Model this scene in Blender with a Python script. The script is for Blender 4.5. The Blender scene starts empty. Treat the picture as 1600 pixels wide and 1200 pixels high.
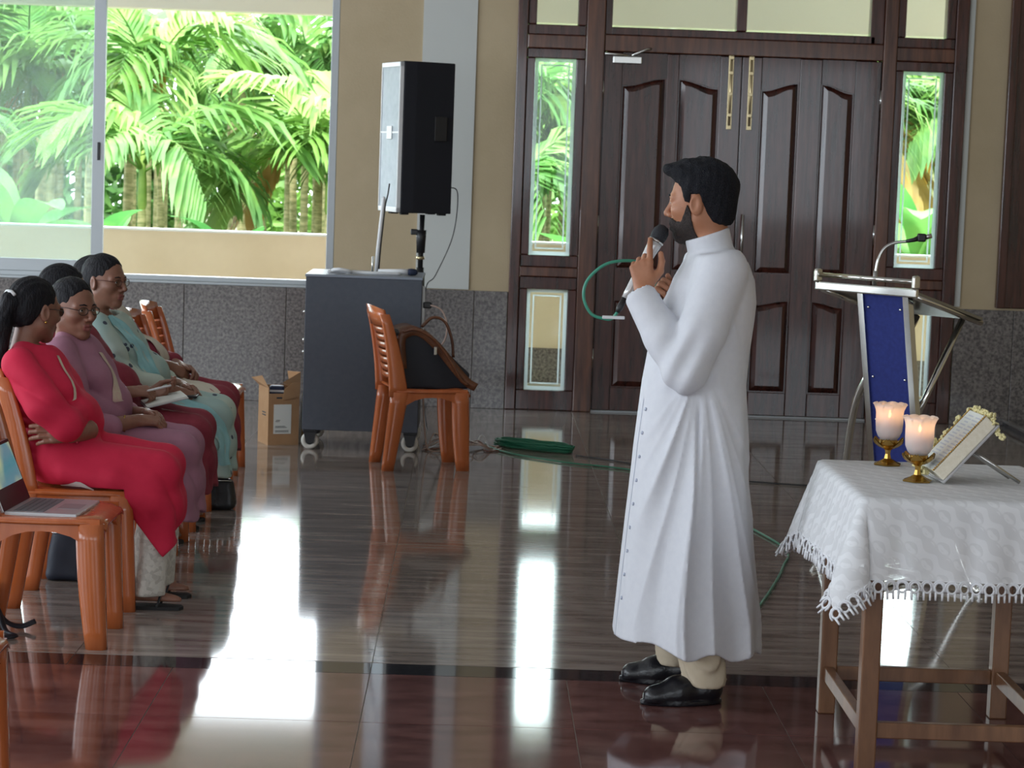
import bpy, bmesh, math, random
import numpy as np
from mathutils import Vector, Matrix

# ------------------------------------------------------------------ camera, sky, light, exposure
SC = bpy.context.scene
COL = SC.collection
random.seed(7)
RNG = np.random.default_rng(7)
PI = math.pi

def make_camera():
    psi, th, rho = math.radians(1.05), math.radians(5.62), math.radians(2.05)
    fwd = Vector((math.sin(psi)*math.cos(th), math.cos(psi)*math.cos(th), -math.sin(th)))
    right = Vector((math.cos(psi), -math.sin(psi), 0))
    up = right.cross(fwd)
    r = right*math.cos(rho) + up*math.sin(rho)
    u = up*math.cos(rho) - right*math.sin(rho)
    cd = bpy.data.cameras.new('camera'); cd.sensor_width = 36; cd.lens = 80.0
    cd.clip_end = 300
    cd.dof.use_dof = True; cd.dof.focus_distance = 7.4; cd.dof.aperture_fstop = 11
    co = bpy.data.objects.new('camera', cd); COL.objects.link(co)
    m = Matrix((r, u, -fwd)).transposed().to_4x4()
    m.translation = (0, 0, 1.68)
    co.matrix_world = m
    SC.camera = co
make_camera()

w = bpy.data.worlds.new('overcast_sky'); SC.world = w; w.use_nodes = True
bg = w.node_tree.nodes['Background']
bg.inputs['Color'].default_value = (0.86, 0.94, 1.0, 1); bg.inputs['Strength'].default_value = 6.5

def sun(rot, power, col, ang=8):
    l = bpy.data.lights.new('sun_offscreen', 'SUN'); l.energy = power; l.color = col; l.angle = math.radians(ang)
    o = bpy.data.objects.new('sun_offscreen', l); COL.objects.link(o); o.rotation_euler = rot
sun((math.radians(28), math.radians(-14), 0), 4.0, (1, 0.96, 0.86), 12)

def area(name, loc, rot, sx, sy, power, col):
    l = bpy.data.lights.new(name, 'AREA'); l.shape = 'RECTANGLE'; l.size = sx; l.size_y = sy
    l.energy = power; l.color = col
    o = bpy.data.objects.new(name, l); COL.objects.link(o); o.location = loc; o.rotation_euler = rot
DAY = (0.80, 0.90, 1.0)
R90 = math.radians(90)
# daylight of the hall's window bays left of the seated row and behind the camera (the door's gloss mirrors the latter); equal bays, equal light
for y in (-1.5, 3.2, 7.9, 12.4):
    area('window_left_offscreen', (-7.40, y, 2.0), (0, -R90, 0), 2.3, 3.4, 130, DAY)
for x in (-4.6, 0.0, 4.6):
    area('window_rear_offscreen', (x, -4.90, 2.1), (R90, 0, 0), 3.0, 2.4, 60, DAY)

SC.view_settings.view_transform = 'Standard'; SC.view_settings.look = 'None'
SC.view_settings.exposure = 0.62; SC.view_settings.gamma = 1.0
SC.view_settings.use_curve_mapping = False
SC.cycles.use_denoising = True
SC.cycles.max_bounces = 10; SC.cycles.transparent_max_bounces = 12
SC.cycles.caustics_reflective = False; SC.cycles.caustics_refractive = False
SC.cycles.sample_clamp_indirect = 6

# ------------------------------------------------------------------ materials
MATS = {}
def _nodes(name):
    m = bpy.data.materials.new(name); m.use_nodes = True
    nt = m.node_tree
    return m, nt, nt.nodes['Principled BSDF']
def N(nt, kind, **kw):
    n = nt.nodes.new(kind)
    for k, v in kw.items():
        if k in n.inputs: n.inputs[k].default_value = v
        else: setattr(n, k, v)
    return n
def mat(name, col, rough=0.5, metal=0.0, col2=None, scale=8.0, stretch=(1, 1, 1), detail=4.0, lo=0.35, hi=0.65,
        bump=0.0, bscale=None, bstretch=None, coat=0.0, spec=0.5, space='Object', sub=0.0, sheen=0.0, trans=0.0, kind='noise', vary=0.0):
    if name in MATS: return MATS[name]
    m, nt, b = _nodes(name)
    b.inputs['Base Color'].default_value = (*col, 1); b.inputs['Roughness'].default_value = rough
    b.inputs['Metallic'].default_value = metal; b.inputs['Coat Weight'].default_value = coat
    b.inputs['Coat Roughness'].default_value = 0.06
    b.inputs['Specular IOR Level'].default_value = spec
    b.inputs['Sheen Weight'].default_value = sheen
    if sub: b.inputs['Subsurface Weight'].default_value = sub; b.inputs['Subsurface Scale'].default_value = 0.01
    tc = N(nt, 'ShaderNodeTexCoord')
    src = tc.outputs['Object']
    if space == 'World':
        g = N(nt, 'ShaderNodeNewGeometry'); src = g.outputs['Position']
    if col2 is not None:
        mp = N(nt, 'ShaderNodeMapping'); mp.inputs['Scale'].default_value = stretch
        nt.links.new(src, mp.inputs['Vector'])
        vec = mp.outputs['Vector']
        if vary:
            oi = N(nt, 'ShaderNodeObjectInfo'); ad = N(nt, 'ShaderNodeVectorMath', operation='ADD')
            ml = N(nt, 'ShaderNodeMath', operation='MULTIPLY'); ml.inputs[1].default_value = vary
            nt.links.new(oi.outputs['Random'], ml.inputs[0]); nt.links.new(vec, ad.inputs[0]); nt.links.new(ml.outputs[0], ad.inputs[1])
            vec = ad.outputs[0]
        if kind == 'voronoi':
            tx = N(nt, 'ShaderNodeTexVoronoi', Scale=scale); fac = tx.outputs['Color']
        else:
            tx = N(nt, 'ShaderNodeTexNoise', Scale=scale, Detail=detail, Roughness=0.6); fac = tx.outputs['Fac']
        nt.links.new(vec, tx.inputs['Vector'])
        rp = N(nt, 'ShaderNodeValToRGB')
        rp.color_ramp.elements[0].position = lo; rp.color_ramp.elements[0].color = (*col, 1)
        rp.color_ramp.elements[1].position = hi; rp.color_ramp.elements[1].color = (*col2, 1)
        nt.links.new(fac, rp.inputs['Fac']); nt.links.new(rp.outputs['Color'], b.inputs['Base Color'])
    if bump:
        mp2 = N(nt, 'ShaderNodeMapping'); mp2.inputs['Scale'].default_value = bstretch or stretch
        nt.links.new(src, mp2.inputs['Vector'])
        bx_ = N(nt, 'ShaderNodeTexNoise', Scale=bscale or scale, Detail=3.0)
        nt.links.new(mp2.outputs['Vector'], bx_.inputs['Vector'])
        bp = N(nt, 'ShaderNodeBump', Strength=bump, Distance=0.01)
        nt.links.new(bx_.outputs['Fac'], bp.inputs['Height']); nt.links.new(bp.outputs['Normal'], b.inputs['Normal'])
    MATS[name] = m
    return m
def mat_glass(name, tint=(1, 1, 1), gloss=0.08, haze=0.0, hcol=(0.9, 0.95, 1)):
    m, nt, b = _nodes(name); nt.nodes.remove(b)
    out = nt.nodes['Material Output']
    tr = N(nt, 'ShaderNodeBsdfTransparent', Color=(*tint, 1))
    gl = N(nt, 'ShaderNodeBsdfGlossy', Roughness=0.02)
    fr = N(nt, 'ShaderNodeFresnel', IOR=1.35)
    mx = N(nt, 'ShaderNodeMixShader'); nt.links.new(fr.outputs[0], mx.inputs[0])
    nt.links.new(tr.outputs[0], mx.inputs[1]); nt.links.new(gl.outputs[0], mx.inputs[2])
    last = mx.outputs[0]
    if haze:
        tl = N(nt, 'ShaderNodeBsdfTranslucent', Color=(*hcol, 1)); df = N(nt, 'ShaderNodeBsdfDiffuse', Color=(*hcol, 1))
        m1 = N(nt, 'ShaderNodeMixShader'); m1.inputs[0].default_value = 0.4
        nt.links.new(tl.outputs[0], m1.inputs[1]); nt.links.new(df.outputs[0], m1.inputs[2])
        m2 = N(nt, 'ShaderNodeMixShader'); m2.inputs[0].default_value = haze
        nt.links.new(last, m2.inputs[1]); nt.links.new(m1.outputs[0], m2.inputs[2]); last = m2.outputs[0]
    nt.links.new(last, out.inputs['Surface'])
    MATS[name] = m
    return m
def mat_emit(name, col, strength):
    m, nt, b = _nodes(name)
    b.inputs['Base Color'].default_value = (0, 0, 0, 1)
    b.inputs['Emission Color'].default_value = (*col, 1); b.inputs['Emission Strength'].default_value = strength
    MATS[name] = m
    return m
def mat_leaf(name, c1, c2, scale=3.0, trans=0.35):
    m, nt, b = _nodes(name)
    out = nt.nodes['Material Output']
    oi = N(nt, 'ShaderNodeObjectInfo')
    tc = N(nt, 'ShaderNodeNewGeometry')
    nz = N(nt, 'ShaderNodeTexNoise', Scale=scale, Detail=2.0); nt.links.new(tc.outputs['Position'], nz.inputs['Vector'])
    ad = N(nt, 'ShaderNodeMath', operation='ADD'); nt.links.new(nz.outputs['Fac'], ad.inputs[0])
    ml = N(nt, 'ShaderNodeMath', operation='MULTIPLY_ADD'); ml.inputs[1].default_value = 0.5; ml.inputs[2].default_value = -0.25
    nt.links.new(oi.outputs['Random'], ml.inputs[0]); nt.links.new(ml.outputs[0], ad.inputs[1])
    rp = N(nt, 'ShaderNodeValToRGB'); rp.color_ramp.elements[0].position = 0.3; rp.color_ramp.elements[1].position = 0.7
    rp.color_ramp.elements[0].color = (*c1, 1); rp.color_ramp.elements[1].color = (*c2, 1)
    nt.links.new(ad.outputs[0], rp.inputs['Fac']); nt.links.new(rp.outputs['Color'], b.inputs['Base Color'])
    b.inputs['Roughness'].default_value = 0.45
    tl = N(nt, 'ShaderNodeBsdfTranslucent'); nt.links.new(rp.outputs['Color'], tl.inputs['Color'])
    mx = N(nt, 'ShaderNodeMixShader'); mx.inputs[0].default_value = trans
    nt.links.new(b.outputs[0], mx.inputs[1]); nt.links.new(tl.outputs[0], mx.inputs[2]); nt.links.new(mx.outputs[0], out.inputs['Surface'])
    MATS[name] = m
    return m

# ------------------------------------------------------------------ object helpers
def link(name, me, parent=None, loc=(0, 0, 0), rotz=0.0):
    o = bpy.data.objects.new(name, me); COL.objects.link(o); o.location = loc; o.rotation_euler = (0, 0, rotz)
    if parent is not None: o.parent = parent
    return o
def tag(o, label, cat, group=None, kind=None):
    o['label'] = label; o['category'] = cat
    if group: o['group'] = group
    if kind: o['kind'] = kind
    return o
def thing(name, label, cat, loc=(0, 0, 0), rotz=0.0, group=None):
    o = bpy.data.objects.new(name, None); COL.objects.link(o); o.location = loc; o.rotation_euler = (0, 0, rotz)
    o.empty_display_size = 0.1
    return tag(o, label, cat, group)
def copy_tree(o, parent=None):
    c = o.copy(); COL.objects.link(c)
    if parent is not None:
        c.parent = parent; c.matrix_parent_inverse = o.matrix_parent_inverse.copy()
    for ch in list(o.children): copy_tree(ch, c)
    return c
class MB:
    """collects shapes for ONE mesh"""
    def __init__(s): s.v = []; s.f = []; s.sm = []
    def add(s, v, f, smooth=False):
        k = len(s.v); s.v += [tuple(map(float, p)) for p in v]; s.f += [tuple(i+k for i in q) for q in f]; s.sm += [smooth]*len(f)
        return s
    def box(s, lo, hi, bev=0.0, M=None):
        bm = bmesh.new(); bmesh.ops.create_cube(bm, size=1)
        c = [(a+b)/2 for a, b in zip(lo, hi)]; d = [abs(b-a) for a, b in zip(lo, hi)]
        for v in bm.verts: v.co = Vector([c[i]+v.co[i]*d[i] for i in range(3)])
        if bev: bmesh.ops.bevel(bm, geom=list(bm.edges), offset=min(bev, 0.45*min(d)), segments=2, affect='EDGES', profile=0.5)
        return s.bm(bm, M)
    def bm(s, bm, M=None, smooth=False):
        bm.verts.index_update()
        s.add([(M @ v.co) if M else v.co[:] for v in bm.verts], [[v.index for v in f.verts] for f in bm.faces], smooth); bm.free()
        return s
    def tube(s, pts, r, n=8, cap=True, smooth=True, flat=None):
        pts = [Vector(p) for p in pts]; rr = r if hasattr(r, '__len__') else [r]*len(pts)
        vs = []; fs = []; ref = None
        for i, p in enumerate(pts):
            t = (pts[min(i+1, len(pts)-1)]-pts[max(i-1, 0)]).normalized()
            if ref is None: ref = t.orthogonal().normalized() if abs(t.z) > 0.9 or flat is None else Vector((0, 0, 1))
            a = (ref-t*ref.dot(t)).normalized(); ref = a; b = t.cross(a)
            for k in range(n):
                q = 2*PI*k/n
                vs.append(p+a*math.cos(q)*rr[i]*(flat if flat else 1)+b*math.sin(q)*rr[i])
        for i in range(len(pts)-1):
            for k in range(n):
                fs.append((i*n+k, i*n+(k+1) % n, (i+1)*n+(k+1) % n, (i+1)*n+k))
        if cap: fs += [tuple(range(n))[::-1], tuple((len(pts)-1)*n+k for k in range(n))]
        return s.add(vs, fs, smooth)
    def lathe(s, prof, n=24, c=(0, 0, 0), wav=None, M=None, smooth=True):
        vs = []; fs = []
        for i, (r, z) in enumerate(prof):
            for k in range(n):
                a = 2*PI*k/n; q = r; zz = z
                if wav: q, zz = wav(r, z, a, i)
                p = Vector((c[0]+q*math.cos(a), c[1]+q*math.sin(a), c[2]+zz)); vs.append((M @ p) if M else p)
        for i in range(len(prof)-1):
            for k in range(n): fs.append((i*n+k, i*n+(k+1) % n, (i+1)*n+(k+1) % n, (i+1)*n+k))
        return s.add(vs, fs, smooth)
    def prism(s, poly, y0, y1, axis='y', bev=0.0):
        """poly: (x, z) outline, extruded along y"""
        bm = bmesh.new(); vs = [bm.verts.new((p[0], y0, p[1]) if axis == 'y' else ((y0, p[0], p[1]) if axis == 'x' else (p[0], p[1], y0))) for p in poly]
        f = bm.faces.new(vs); r = bmesh.ops.extrude_face_region(bm, geom=[f])
        dv = {'y': (0, y1-y0, 0), 'x': (y1-y0, 0, 0), 'z': (0, 0, y1-y0)}[axis]
        bmesh.ops.translate(bm, vec=dv, verts=[e for e in r['geom'] if isinstance(e, bmesh.types.BMVert)])
        bmesh.ops.recalc_face_normals(bm, faces=bm.faces)
        if bev: bmesh.ops.bevel(bm, geom=list(bm.edges), offset=bev, segments=2, affect='EDGES', profile=0.5)
        return s.bm(bm)
    def sphere(s, c, r, u=12, v=8, M=None):
        bm = bmesh.new(); bmesh.ops.create_uvsphere(bm, u_segments=u, v_segments=v, radius=1)
        rr = r if hasattr(r, '__len__') else (r, r, r)
        for q in bm.verts: q.co = Vector([c[i]+q.co[i]*rr[i] for i in range(3)])
        return s.bm(bm, M, True)
    def mesh(s, name, m):
        me = bpy.data.meshes.new(name); me.from_pydata(s.v, [], s.f); me.validate()
        if m is not None: me.materials.append(m)
        if len(me.polygons) == len(s.sm): me.polygons.foreach_set('use_smooth', s.sm)
        me.update(); return me
    def build(s, name, m, parent=None, loc=(0, 0, 0), rotz=0.0):
        return link(name, s.mesh(name, m), parent, loc, rotz)
def struct(o): o['kind'] = 'structure'; return o
def spline(pts, n=6):
    """Catmull-Rom through points"""
    P = [Vector(p) for p in pts]; P = [P[0]*2-P[1]]+P+[P[-1]*2-P[-2]]; out = []
    for i in range(1, len(P)-2):
        for k in range(n):
            t = k/n; a, b, c, d = P[i-1:i+3]
            out.append(0.5*((2*b)+(c-a)*t+(2*a-5*b+4*c-d)*t*t+(3*b-a-3*c+d)*t**3))
    out.append(P[-2]); return out

# ------------------------------------------------------------------ signed-distance modelling for bodies and cloth
def _rot(yaw=0, pitch=0, roll=0):
    cy, sy = math.cos(yaw), math.sin(yaw); cp, sp = math.cos(pitch), math.sin(pitch); cr, sr = math.cos(roll), math.sin(roll)
    Rz = np.array([[cy, -sy, 0], [sy, cy, 0], [0, 0, 1]]); Ry = np.array([[cp, 0, sp], [0, 1, 0], [-sp, 0, cp]]); Rx = np.array([[1, 0, 0], [0, cr, -sr], [0, sr, cr]])
    return Rz @ Ry @ Rx
class SDF:
    def __init__(s, lo, hi, h):
        s.lo = np.array(lo, float); s.h = h
        s.n = (np.ceil((np.array(hi, float)-s.lo)/h)).astype(int)+1
        s.ax = [(s.lo[i]+h*np.arange(s.n[i])).astype(np.float32) for i in range(3)]
        s.f = np.full(s.n, 0.2, np.float32)
    def box(s, lo, hi, m):
        out = []
        for i in range(3):
            a = int(max(0, math.floor((lo[i]-m-s.lo[i])/s.h))); b = int(min(s.n[i], math.ceil((hi[i]+m-s.lo[i])/s.h)+1))
            if b <= a: return None
            out.append(slice(a, b))
        return tuple(out)
    def co(s, sl):
        return s.ax[0][sl[0]][:, None, None], s.ax[1][sl[1]][None, :, None], s.ax[2][sl[2]][None, None, :]
    def op(s, sl, d, k, sub):
        a = s.f[sl]
        if sub: a, d = -a, d
        if k > 0:
            hh = np.maximum(k-np.abs(a-d), 0)/k; r = np.minimum(a, d)-hh*hh*k*0.25
        else: r = np.minimum(a, d)
        s.f[sl] = -r if sub else r
        return s
    def ell(s, c, r, k=0.02, R=None, sub=False):
        m = max(r); sl = s.box([q-m for q in c], [q+m for q in c], k+3*s.h)
        if sl is None: return s
        x, y, z = s.co(sl); x = x-c[0]; y = y-c[1]; z = z-c[2]
        if R is not None:
            x, y, z = (R[0, 0]*x+R[1, 0]*y+R[2, 0]*z, R[0, 1]*x+R[1, 1]*y+R[2, 1]*z, R[0, 2]*x+R[1, 2]*y+R[2, 2]*z)
        k0 = np.sqrt((x/r[0])**2+(y/r[1])**2+(z/r[2])**2); k1 = np.sqrt((x/r[0]**2)**2+(y/r[1]**2)**2+(z/r[2]**2)**2)+1e-6
        return s.op(sl, (k0*(k0-1)/k1).astype(np.float32), k, sub)
    def sph(s, c, r, k=0.02, sub=False): return s.ell(c, (r, r, r), k, None, sub)
    def cone(s, a, b, r1, r2=None, k=0.02, sub=False, sc=None):
        """tapered capsule; sc squashes the section along one axis: (axis_vector, factor)"""
        r2 = r1 if r2 is None else r2
        a = np.array(a, float); b = np.array(b, float); m = max(r1, r2)*(max(1, sc[1]) if sc else 1)
        sl = s.box(np.minimum(a, b)-m, np.maximum(a, b)+m, k+3*s.h)
        if sl is None: return s
        x, y, z = s.co(sl); ab = b-a; L = float(ab @ ab)+1e-9
        px, py, pz = x-a[0], y-a[1], z-a[2]
        t = np.clip((px*ab[0]+py*ab[1]+pz*ab[2])/L, 0, 1)
        qx, qy, qz = px-t*ab[0], py-t*ab[1], pz-t*ab[2]
        if sc:
            u = np.array(sc[0], float); u /= np.linalg.norm(u); e = (qx*u[0]+qy*u[1]+qz*u[2])*(1/sc[1]-1)
            qx, qy, qz = qx+e*u[0], qy+e*u[1], qz+e*u[2]
        d = np.sqrt(qx*qx+qy*qy+qz*qz)-(r1+t*(r2-r1))
        if sc: d = d*min(1.0, sc[1])
        return s.op(sl, d.astype(np.float32), k, sub)
    def chain(s, pts, rad, k=0.01, sc=None):
        for i in range(len(pts)-1): s.cone(pts[i], pts[i+1], rad[i], rad[i+1], k, False, sc)
        return s
    def func(s, fn, k=0.02, sub=False, lo=None, hi=None):
        sl = s.box(lo if lo is not None else s.lo, hi if hi is not None else s.lo+s.h*s.n, 0)
        x, y, z = s.co(sl)
        d = np.broadcast_to(fn(x, y, z), s.f[sl].shape).astype(np.float32)
        return s.op(sl, d, k, sub)
    def disp(s, fn):
        x, y, z = s.co(tuple(slice(0, q) for q in s.n)); s.f += np.broadcast_to(fn(x, y, z), s.f.shape).astype(np.float32)
        return s
    def cut(s, fn, k=0.0):
        """keep where fn < 0"""
        x, y, z = s.co(tuple(slice(0, q) for q in s.n)); d = np.broadcast_to(fn(x, y, z), s.f.shape).astype(np.float32)
        if k > 0:
            hh = np.maximum(k-np.abs(s.f-d), 0)/k; s.f = np.maximum(s.f, d)+hh*hh*k*0.25
        else: s.f = np.maximum(s.f, d)
        return s
    def net(s):
        f = np.pad(s.f, 1, constant_values=0.2); lo = s.lo-s.h
        ins = f < 0; n = np.array(f.shape)-1
        cnt = np.zeros(n, np.int8)
        for i in (0, 1):
            for j in (0, 1):
                for k in (0, 1): cnt += ins[i:i+n[0], j:j+n[1], k:k+n[2]]
        act = np.argwhere((cnt > 0) & (cnt < 8)); idx = -np.ones(n, np.int64); idx[tuple(act.T)] = np.arange(len(act))
        acc = np.zeros((len(act), 3)); num = np.zeros(len(act))
        cs = [(i, j, k) for i in (0, 1) for j in (0, 1) for k in (0, 1)]
        fv = {c: f[act[:, 0]+c[0], act[:, 1]+c[1], act[:, 2]+c[2]].astype(float) for c in cs}
        for c in cs:
            for ax in range(3):
                if c[ax]: continue
                d = list(c); d[ax] = 1; d = tuple(d); a, b = fv[c], fv[d]; m = (a < 0) != (b < 0)
                t = np.where(m, a/np.where(m, a-b, 1), 0)
                p = np.repeat(np.array(c, float)[None], len(act), 0); p[:, ax] += t
                acc += p*m[:, None]; num += m
        V = lo+s.h*(act+acc/num[:, None])
        Q = []
        for ax in range(3):
            o1, o2 = [q for q in range(3) if q != ax]
            if ax == 1: o1, o2 = o2, o1
            a = np.take(ins, range(0, ins.shape[ax]-1), ax); b = np.take(ins, range(1, ins.shape[ax]), ax)
            e = np.argwhere(a != b); e = e[(e[:, o1] > 0) & (e[:, o2] > 0) & (e[:, o1] < n[o1]) & (e[:, o2] < n[o2])]
            sg = a[tuple(e.T)]
            def at(d1, d2):
                q = e.copy(); q[:, o1] -= d1; q[:, o2] -= d2; return idx[tuple(q.T)]
            q = np.stack([at(1, 1), at(0, 1), at(0, 0), at(1, 0)], 1)
            q[~sg] = q[~sg][:, ::-1]; Q.append(q)
        return V, np.concatenate(Q)
def relax(V, Q, it=1, lam=0.5):
    E = np.concatenate([Q[:, [0, 1]], Q[:, [1, 2]], Q[:, [2, 3]], Q[:, [3, 0]]]); 
    for _ in range(it):
        S = np.zeros_like(V); c = np.zeros(len(V))
        for a, b in ((0, 1), (1, 0)):
            for i in range(3): S[:, i] += np.bincount(E[:, a], V[E[:, b], i], len(V))
            c += np.bincount(E[:, a], minlength=len(V))
        V = V+lam*(S/np.maximum(c, 1)[:, None]-V)
    return V
def joined(parts):
    V = []; Q = []; k = 0
    for v, q in parts: V.append(v); Q.append(q+k); k += len(v)
    return np.concatenate(V), np.concatenate(Q)
def np_mesh(name, V, Q, mats, pick=None):
    me = bpy.data.meshes.new(name); nv, nq = len(V), len(Q)
    me.vertices.add(nv); me.vertices.foreach_set('co', np.ascontiguousarray(V, np.float32).ravel())
    me.loops.add(nq*4); me.loops.foreach_set('vertex_index', np.ascontiguousarray(Q, np.int32).ravel())
    me.polygons.add(nq); me.polygons.foreach_set('loop_start', np.arange(0, nq*4, 4, dtype=np.int32))
    me.polygons.foreach_set('use_smooth', np.ones(nq, bool))
    for m in (mats if isinstance(mats, (list, tuple)) else [mats]): me.materials.append(m)
    me.update(calc_edges=True)
    if pick is not None: me.polygons.foreach_set('material_index', np.ascontiguousarray(pick(V[Q].mean(1)), np.int32))
    me.validate(); return me
# ------------------------------------------------------------------ shared materials
M_TAN = mat('tan_paint', (0.50, 0.40, 0.255), 0.75, col2=(0.54, 0.435, 0.285), scale=3, bump=0.12, bscale=90)
M_WHITE = mat('white_paint', (0.60, 0.62, 0.60), 0.7, bump=0.06, bscale=60)
M_CEIL = mat('ceiling_paint', (0.80, 0.80, 0.78), 0.8)
M_GRAN = mat('grey_granite', (0.085, 0.078, 0.078), 0.16, col2=(0.25, 0.225, 0.215), scale=55, detail=5, lo=0.36, hi=0.66, vary=20)
M_WOOD = mat('dark_door_wood', (0.022, 0.0065, 0.0045), 0.22, col2=(0.098, 0.026, 0.018), scale=5, stretch=(5, 5, 0.45), lo=0.32, hi=0.72, coat=0.35, bump=0.10, bscale=4, bstretch=(6, 6, 0.5), vary=9)
M_WOODL = mat('reddish_jamb_wood', (0.05, 0.014, 0.007), 0.25, col2=(0.15, 0.05, 0.022), scale=5, stretch=(5, 5, 0.45), lo=0.32, hi=0.72, coat=0.6, vary=9)
M_ALU = mat('window_aluminium', (0.42, 0.45, 0.47), 0.4, 0.35)
M_BRASS = mat('aged_brass', (0.60, 0.50, 0.30), 0.30, 0.85)
M_STEEL = mat('brushed_steel', (0.62, 0.62, 0.60), 0.22, 1.0)
M_CHROME = mat('polished_steel', (0.74, 0.74, 0.70), 0.10, 1.0)
M_BLACK = mat('black_plastic', (0.012, 0.012, 0.014), 0.42)
M_RUBBER = mat('black_rubber', (0.015, 0.015, 0.016), 0.7)
M_WPLAST = mat('white_plastic', (0.72, 0.73, 0.74), 0.4)
M_GLASS = mat_glass('clear_glass', (0.95, 1.0, 0.97))
M_HAZY = mat_glass('dusty_glass', (0.86, 0.95, 0.92), haze=0.13, hcol=(0.8, 0.9, 0.92))
M_FROST = mat_glass('etched_glass', (0.9, 0.95, 0.95), haze=0.6, hcol=(0.85, 0.92, 0.95))
M_TILE = mat('brown_floor_marble', (0.150, 0.120, 0.103), 0.075, col2=(0.36, 0.305, 0.27), scale=2.2, stretch=(1.0, 7.5, 1.0), detail=7, lo=0.34, hi=0.70, spec=0.75, vary=30)
M_REDT = mat('red_floor_granite', (0.085, 0.035, 0.032), 0.07, col2=(0.20, 0.095, 0.085), scale=4.0, stretch=(1.0, 2.5, 1.0), detail=7, lo=0.34, hi=0.70, spec=0.75, vary=30)
M_BAND = mat('black_floor_granite', (0.014, 0.014, 0.016), 0.05, col2=(0.03, 0.03, 0.034), scale=40, spec=0.7)
M_GROUT = mat('pale_grout', (0.22, 0.19, 0.16), 0.6)

WY = 15.35
# ------------------------------------------------------------------ floor with its slabs
b = MB(); b.box((-7.5, -5, -0.2), (7.5, WY+0.2, -0.0022))
floor = struct(b.build('floor', M_GROUT))
def slab_mesh(w, d, m):
    return MB().box((-w/2, -d/2, -0.03), (w/2, d/2, 0.0)).mesh('floor_slab', m)
px, py = 0.985, 0.9875
me = slab_mesh(px-0.003, py-0.003, M_TILE)
for i in range(-5, 6):
    for j in range(8):
        link('floor_slab', me, floor, (-0.295+px*(i+0.5), 7.45+py*(j+0.5), 0.0))
me = slab_mesh(0.985-0.003, 0.155, M_BAND)
for i in range(-5, 6): link('border_slab', me, floor, (-0.295+px*(i+0.5), 7.365, 0.0))
me = slab_mesh(0.64-0.003, 0.64-0.003, M_REDT)
for i in range(-8, 8):
    for j in range(5): link('red_slab', me, floor, (-0.295+0.64*(i+0.5), 7.285-0.64*(j+0.5), 0.0))
b = MB(); b.box((-7.5, -5, -0.03), (7.5, 4.083, 0)); b.build('floor_field', M_REDT, floor)
b = MB(); b.box((-7.5, 4.083, -0.03), (-5.42, WY, 0)); b.box((5.128, 7.45, -0.03), (7.5, WY, 0)); b.box((4.828, 4.083, -0.03), (7.5, 7.285, 0)); b.build('floor_field', M_TILE, floor)

# ------------------------------------------------------------------ walls
b = MB()
for lo, hi in (((-7.5, 0), (-6.0, 4.6)), ((-6.0, 0), (-0.95, 0.775)), ((-6.0, 3.05), (-0.95, 4.6)), ((-0.95, 0), (0.235, 4.6)), ((0.235, 3.3), (3.255, 4.6)), ((3.255, 0), (7.5, 4.6))):
    b.box((lo[0], WY, lo[1]), (hi[0], WY+0.22, hi[1]))
wall = struct(b.build('wall_back', M_TAN))
b = MB(); b.box((-0.395, WY-0.012, 0.80), (-0.035, WY+0.02, 4.6)); b.build('white_pilaster', M_WHITE, wall)
b = MB(); b.box((3.255, WY-0.012, 0.80), (3.292, WY+0.02, 4.6)); b.build('white_pilaster', M_WHITE, wall)
# granite cladding, slab by slab
def granite(xs, z0, z1, y=WY):
    for a, c in zip(xs[:-1], xs[1:]):
        bb = MB(); bb.box((-(c-a)/2+0.0015, -0.028, 0), ((c-a)/2-0.0015, 0.01, z1-z0), 0.003)
        bb.build('granite_slab', M_GRAN, wall, ((a+c)/2, y, z0))
granite([-5.37+0.685*i for i in range(6)]+[-1.259, -0.955], 0.0, 0.772)
granite([-0.955, -0.42, 0.005, 0.232], 0.0, 0.795)
granite([3.258, 3.66, 4.3, 4.95, 5.6, 6.25], 0.0, 0.785)
for nm, lo, hi in (('wall_left', (-7.7, -5, 0), (-7.5, WY+0.2, 4.6)), ('wall_right', (7.5, -5, 0), (7.7, WY+0.2, 4.6)), ('wall_rear', (-7.7, -5.2, 0), (7.7, -5.0, 4.6))):
    b = MB(); b.box(lo, hi); struct(b.build(nm, M_TAN))
b = MB(); b.box((-7.7, -5.2, 4.6), (7.7, WY+0.22, 4.8)); struct(b.build('ceiling', M_CEIL))
# wooden panelling right of the pier
pn = struct(MB().box((3.53, WY-0.03, 0.80), (5.4, WY+0.02, 3.3), 0.006).build('trim_1', M_WOOD))
for x in (3.53, 4.15, 4.77, 5.36):
    MB().box((x, WY-0.05, 0.80), (x+0.06, WY-0.028, 3.3), 0.006).build('batten', M_WOOD, pn)

# ------------------------------------------------------------------ sliding window
win = struct(MB().box((-6.0, WY-0.01, 0.772), (-0.95, WY+0.23, 0.79), 0.003).build('window_1', M_ALU))
def wpart(nm, lo, hi, m=M_ALU): return MB().box(lo, hi, 0.003).build(nm, m, win)
wpart('track', (-6.0, WY+0.02, 0.79), (-0.95, WY+0.12, 0.822))
wpart('frame_jamb', (-1.003, WY+0.01, 0.79), (-0.952, WY+0.13, 3.05)); wpart('frame_jamb', (-6.0, WY+0.01, 0.79), (-5.95, WY+0.13, 3.05))
wpart('frame_head', (-5.95, WY+0.01, 3.0), (-1.003, WY+0.13, 3.05))
wpart('frame_post', (-4.30, WY+0.015, 0.822), (-4.22, WY+0.125, 3.0))
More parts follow.
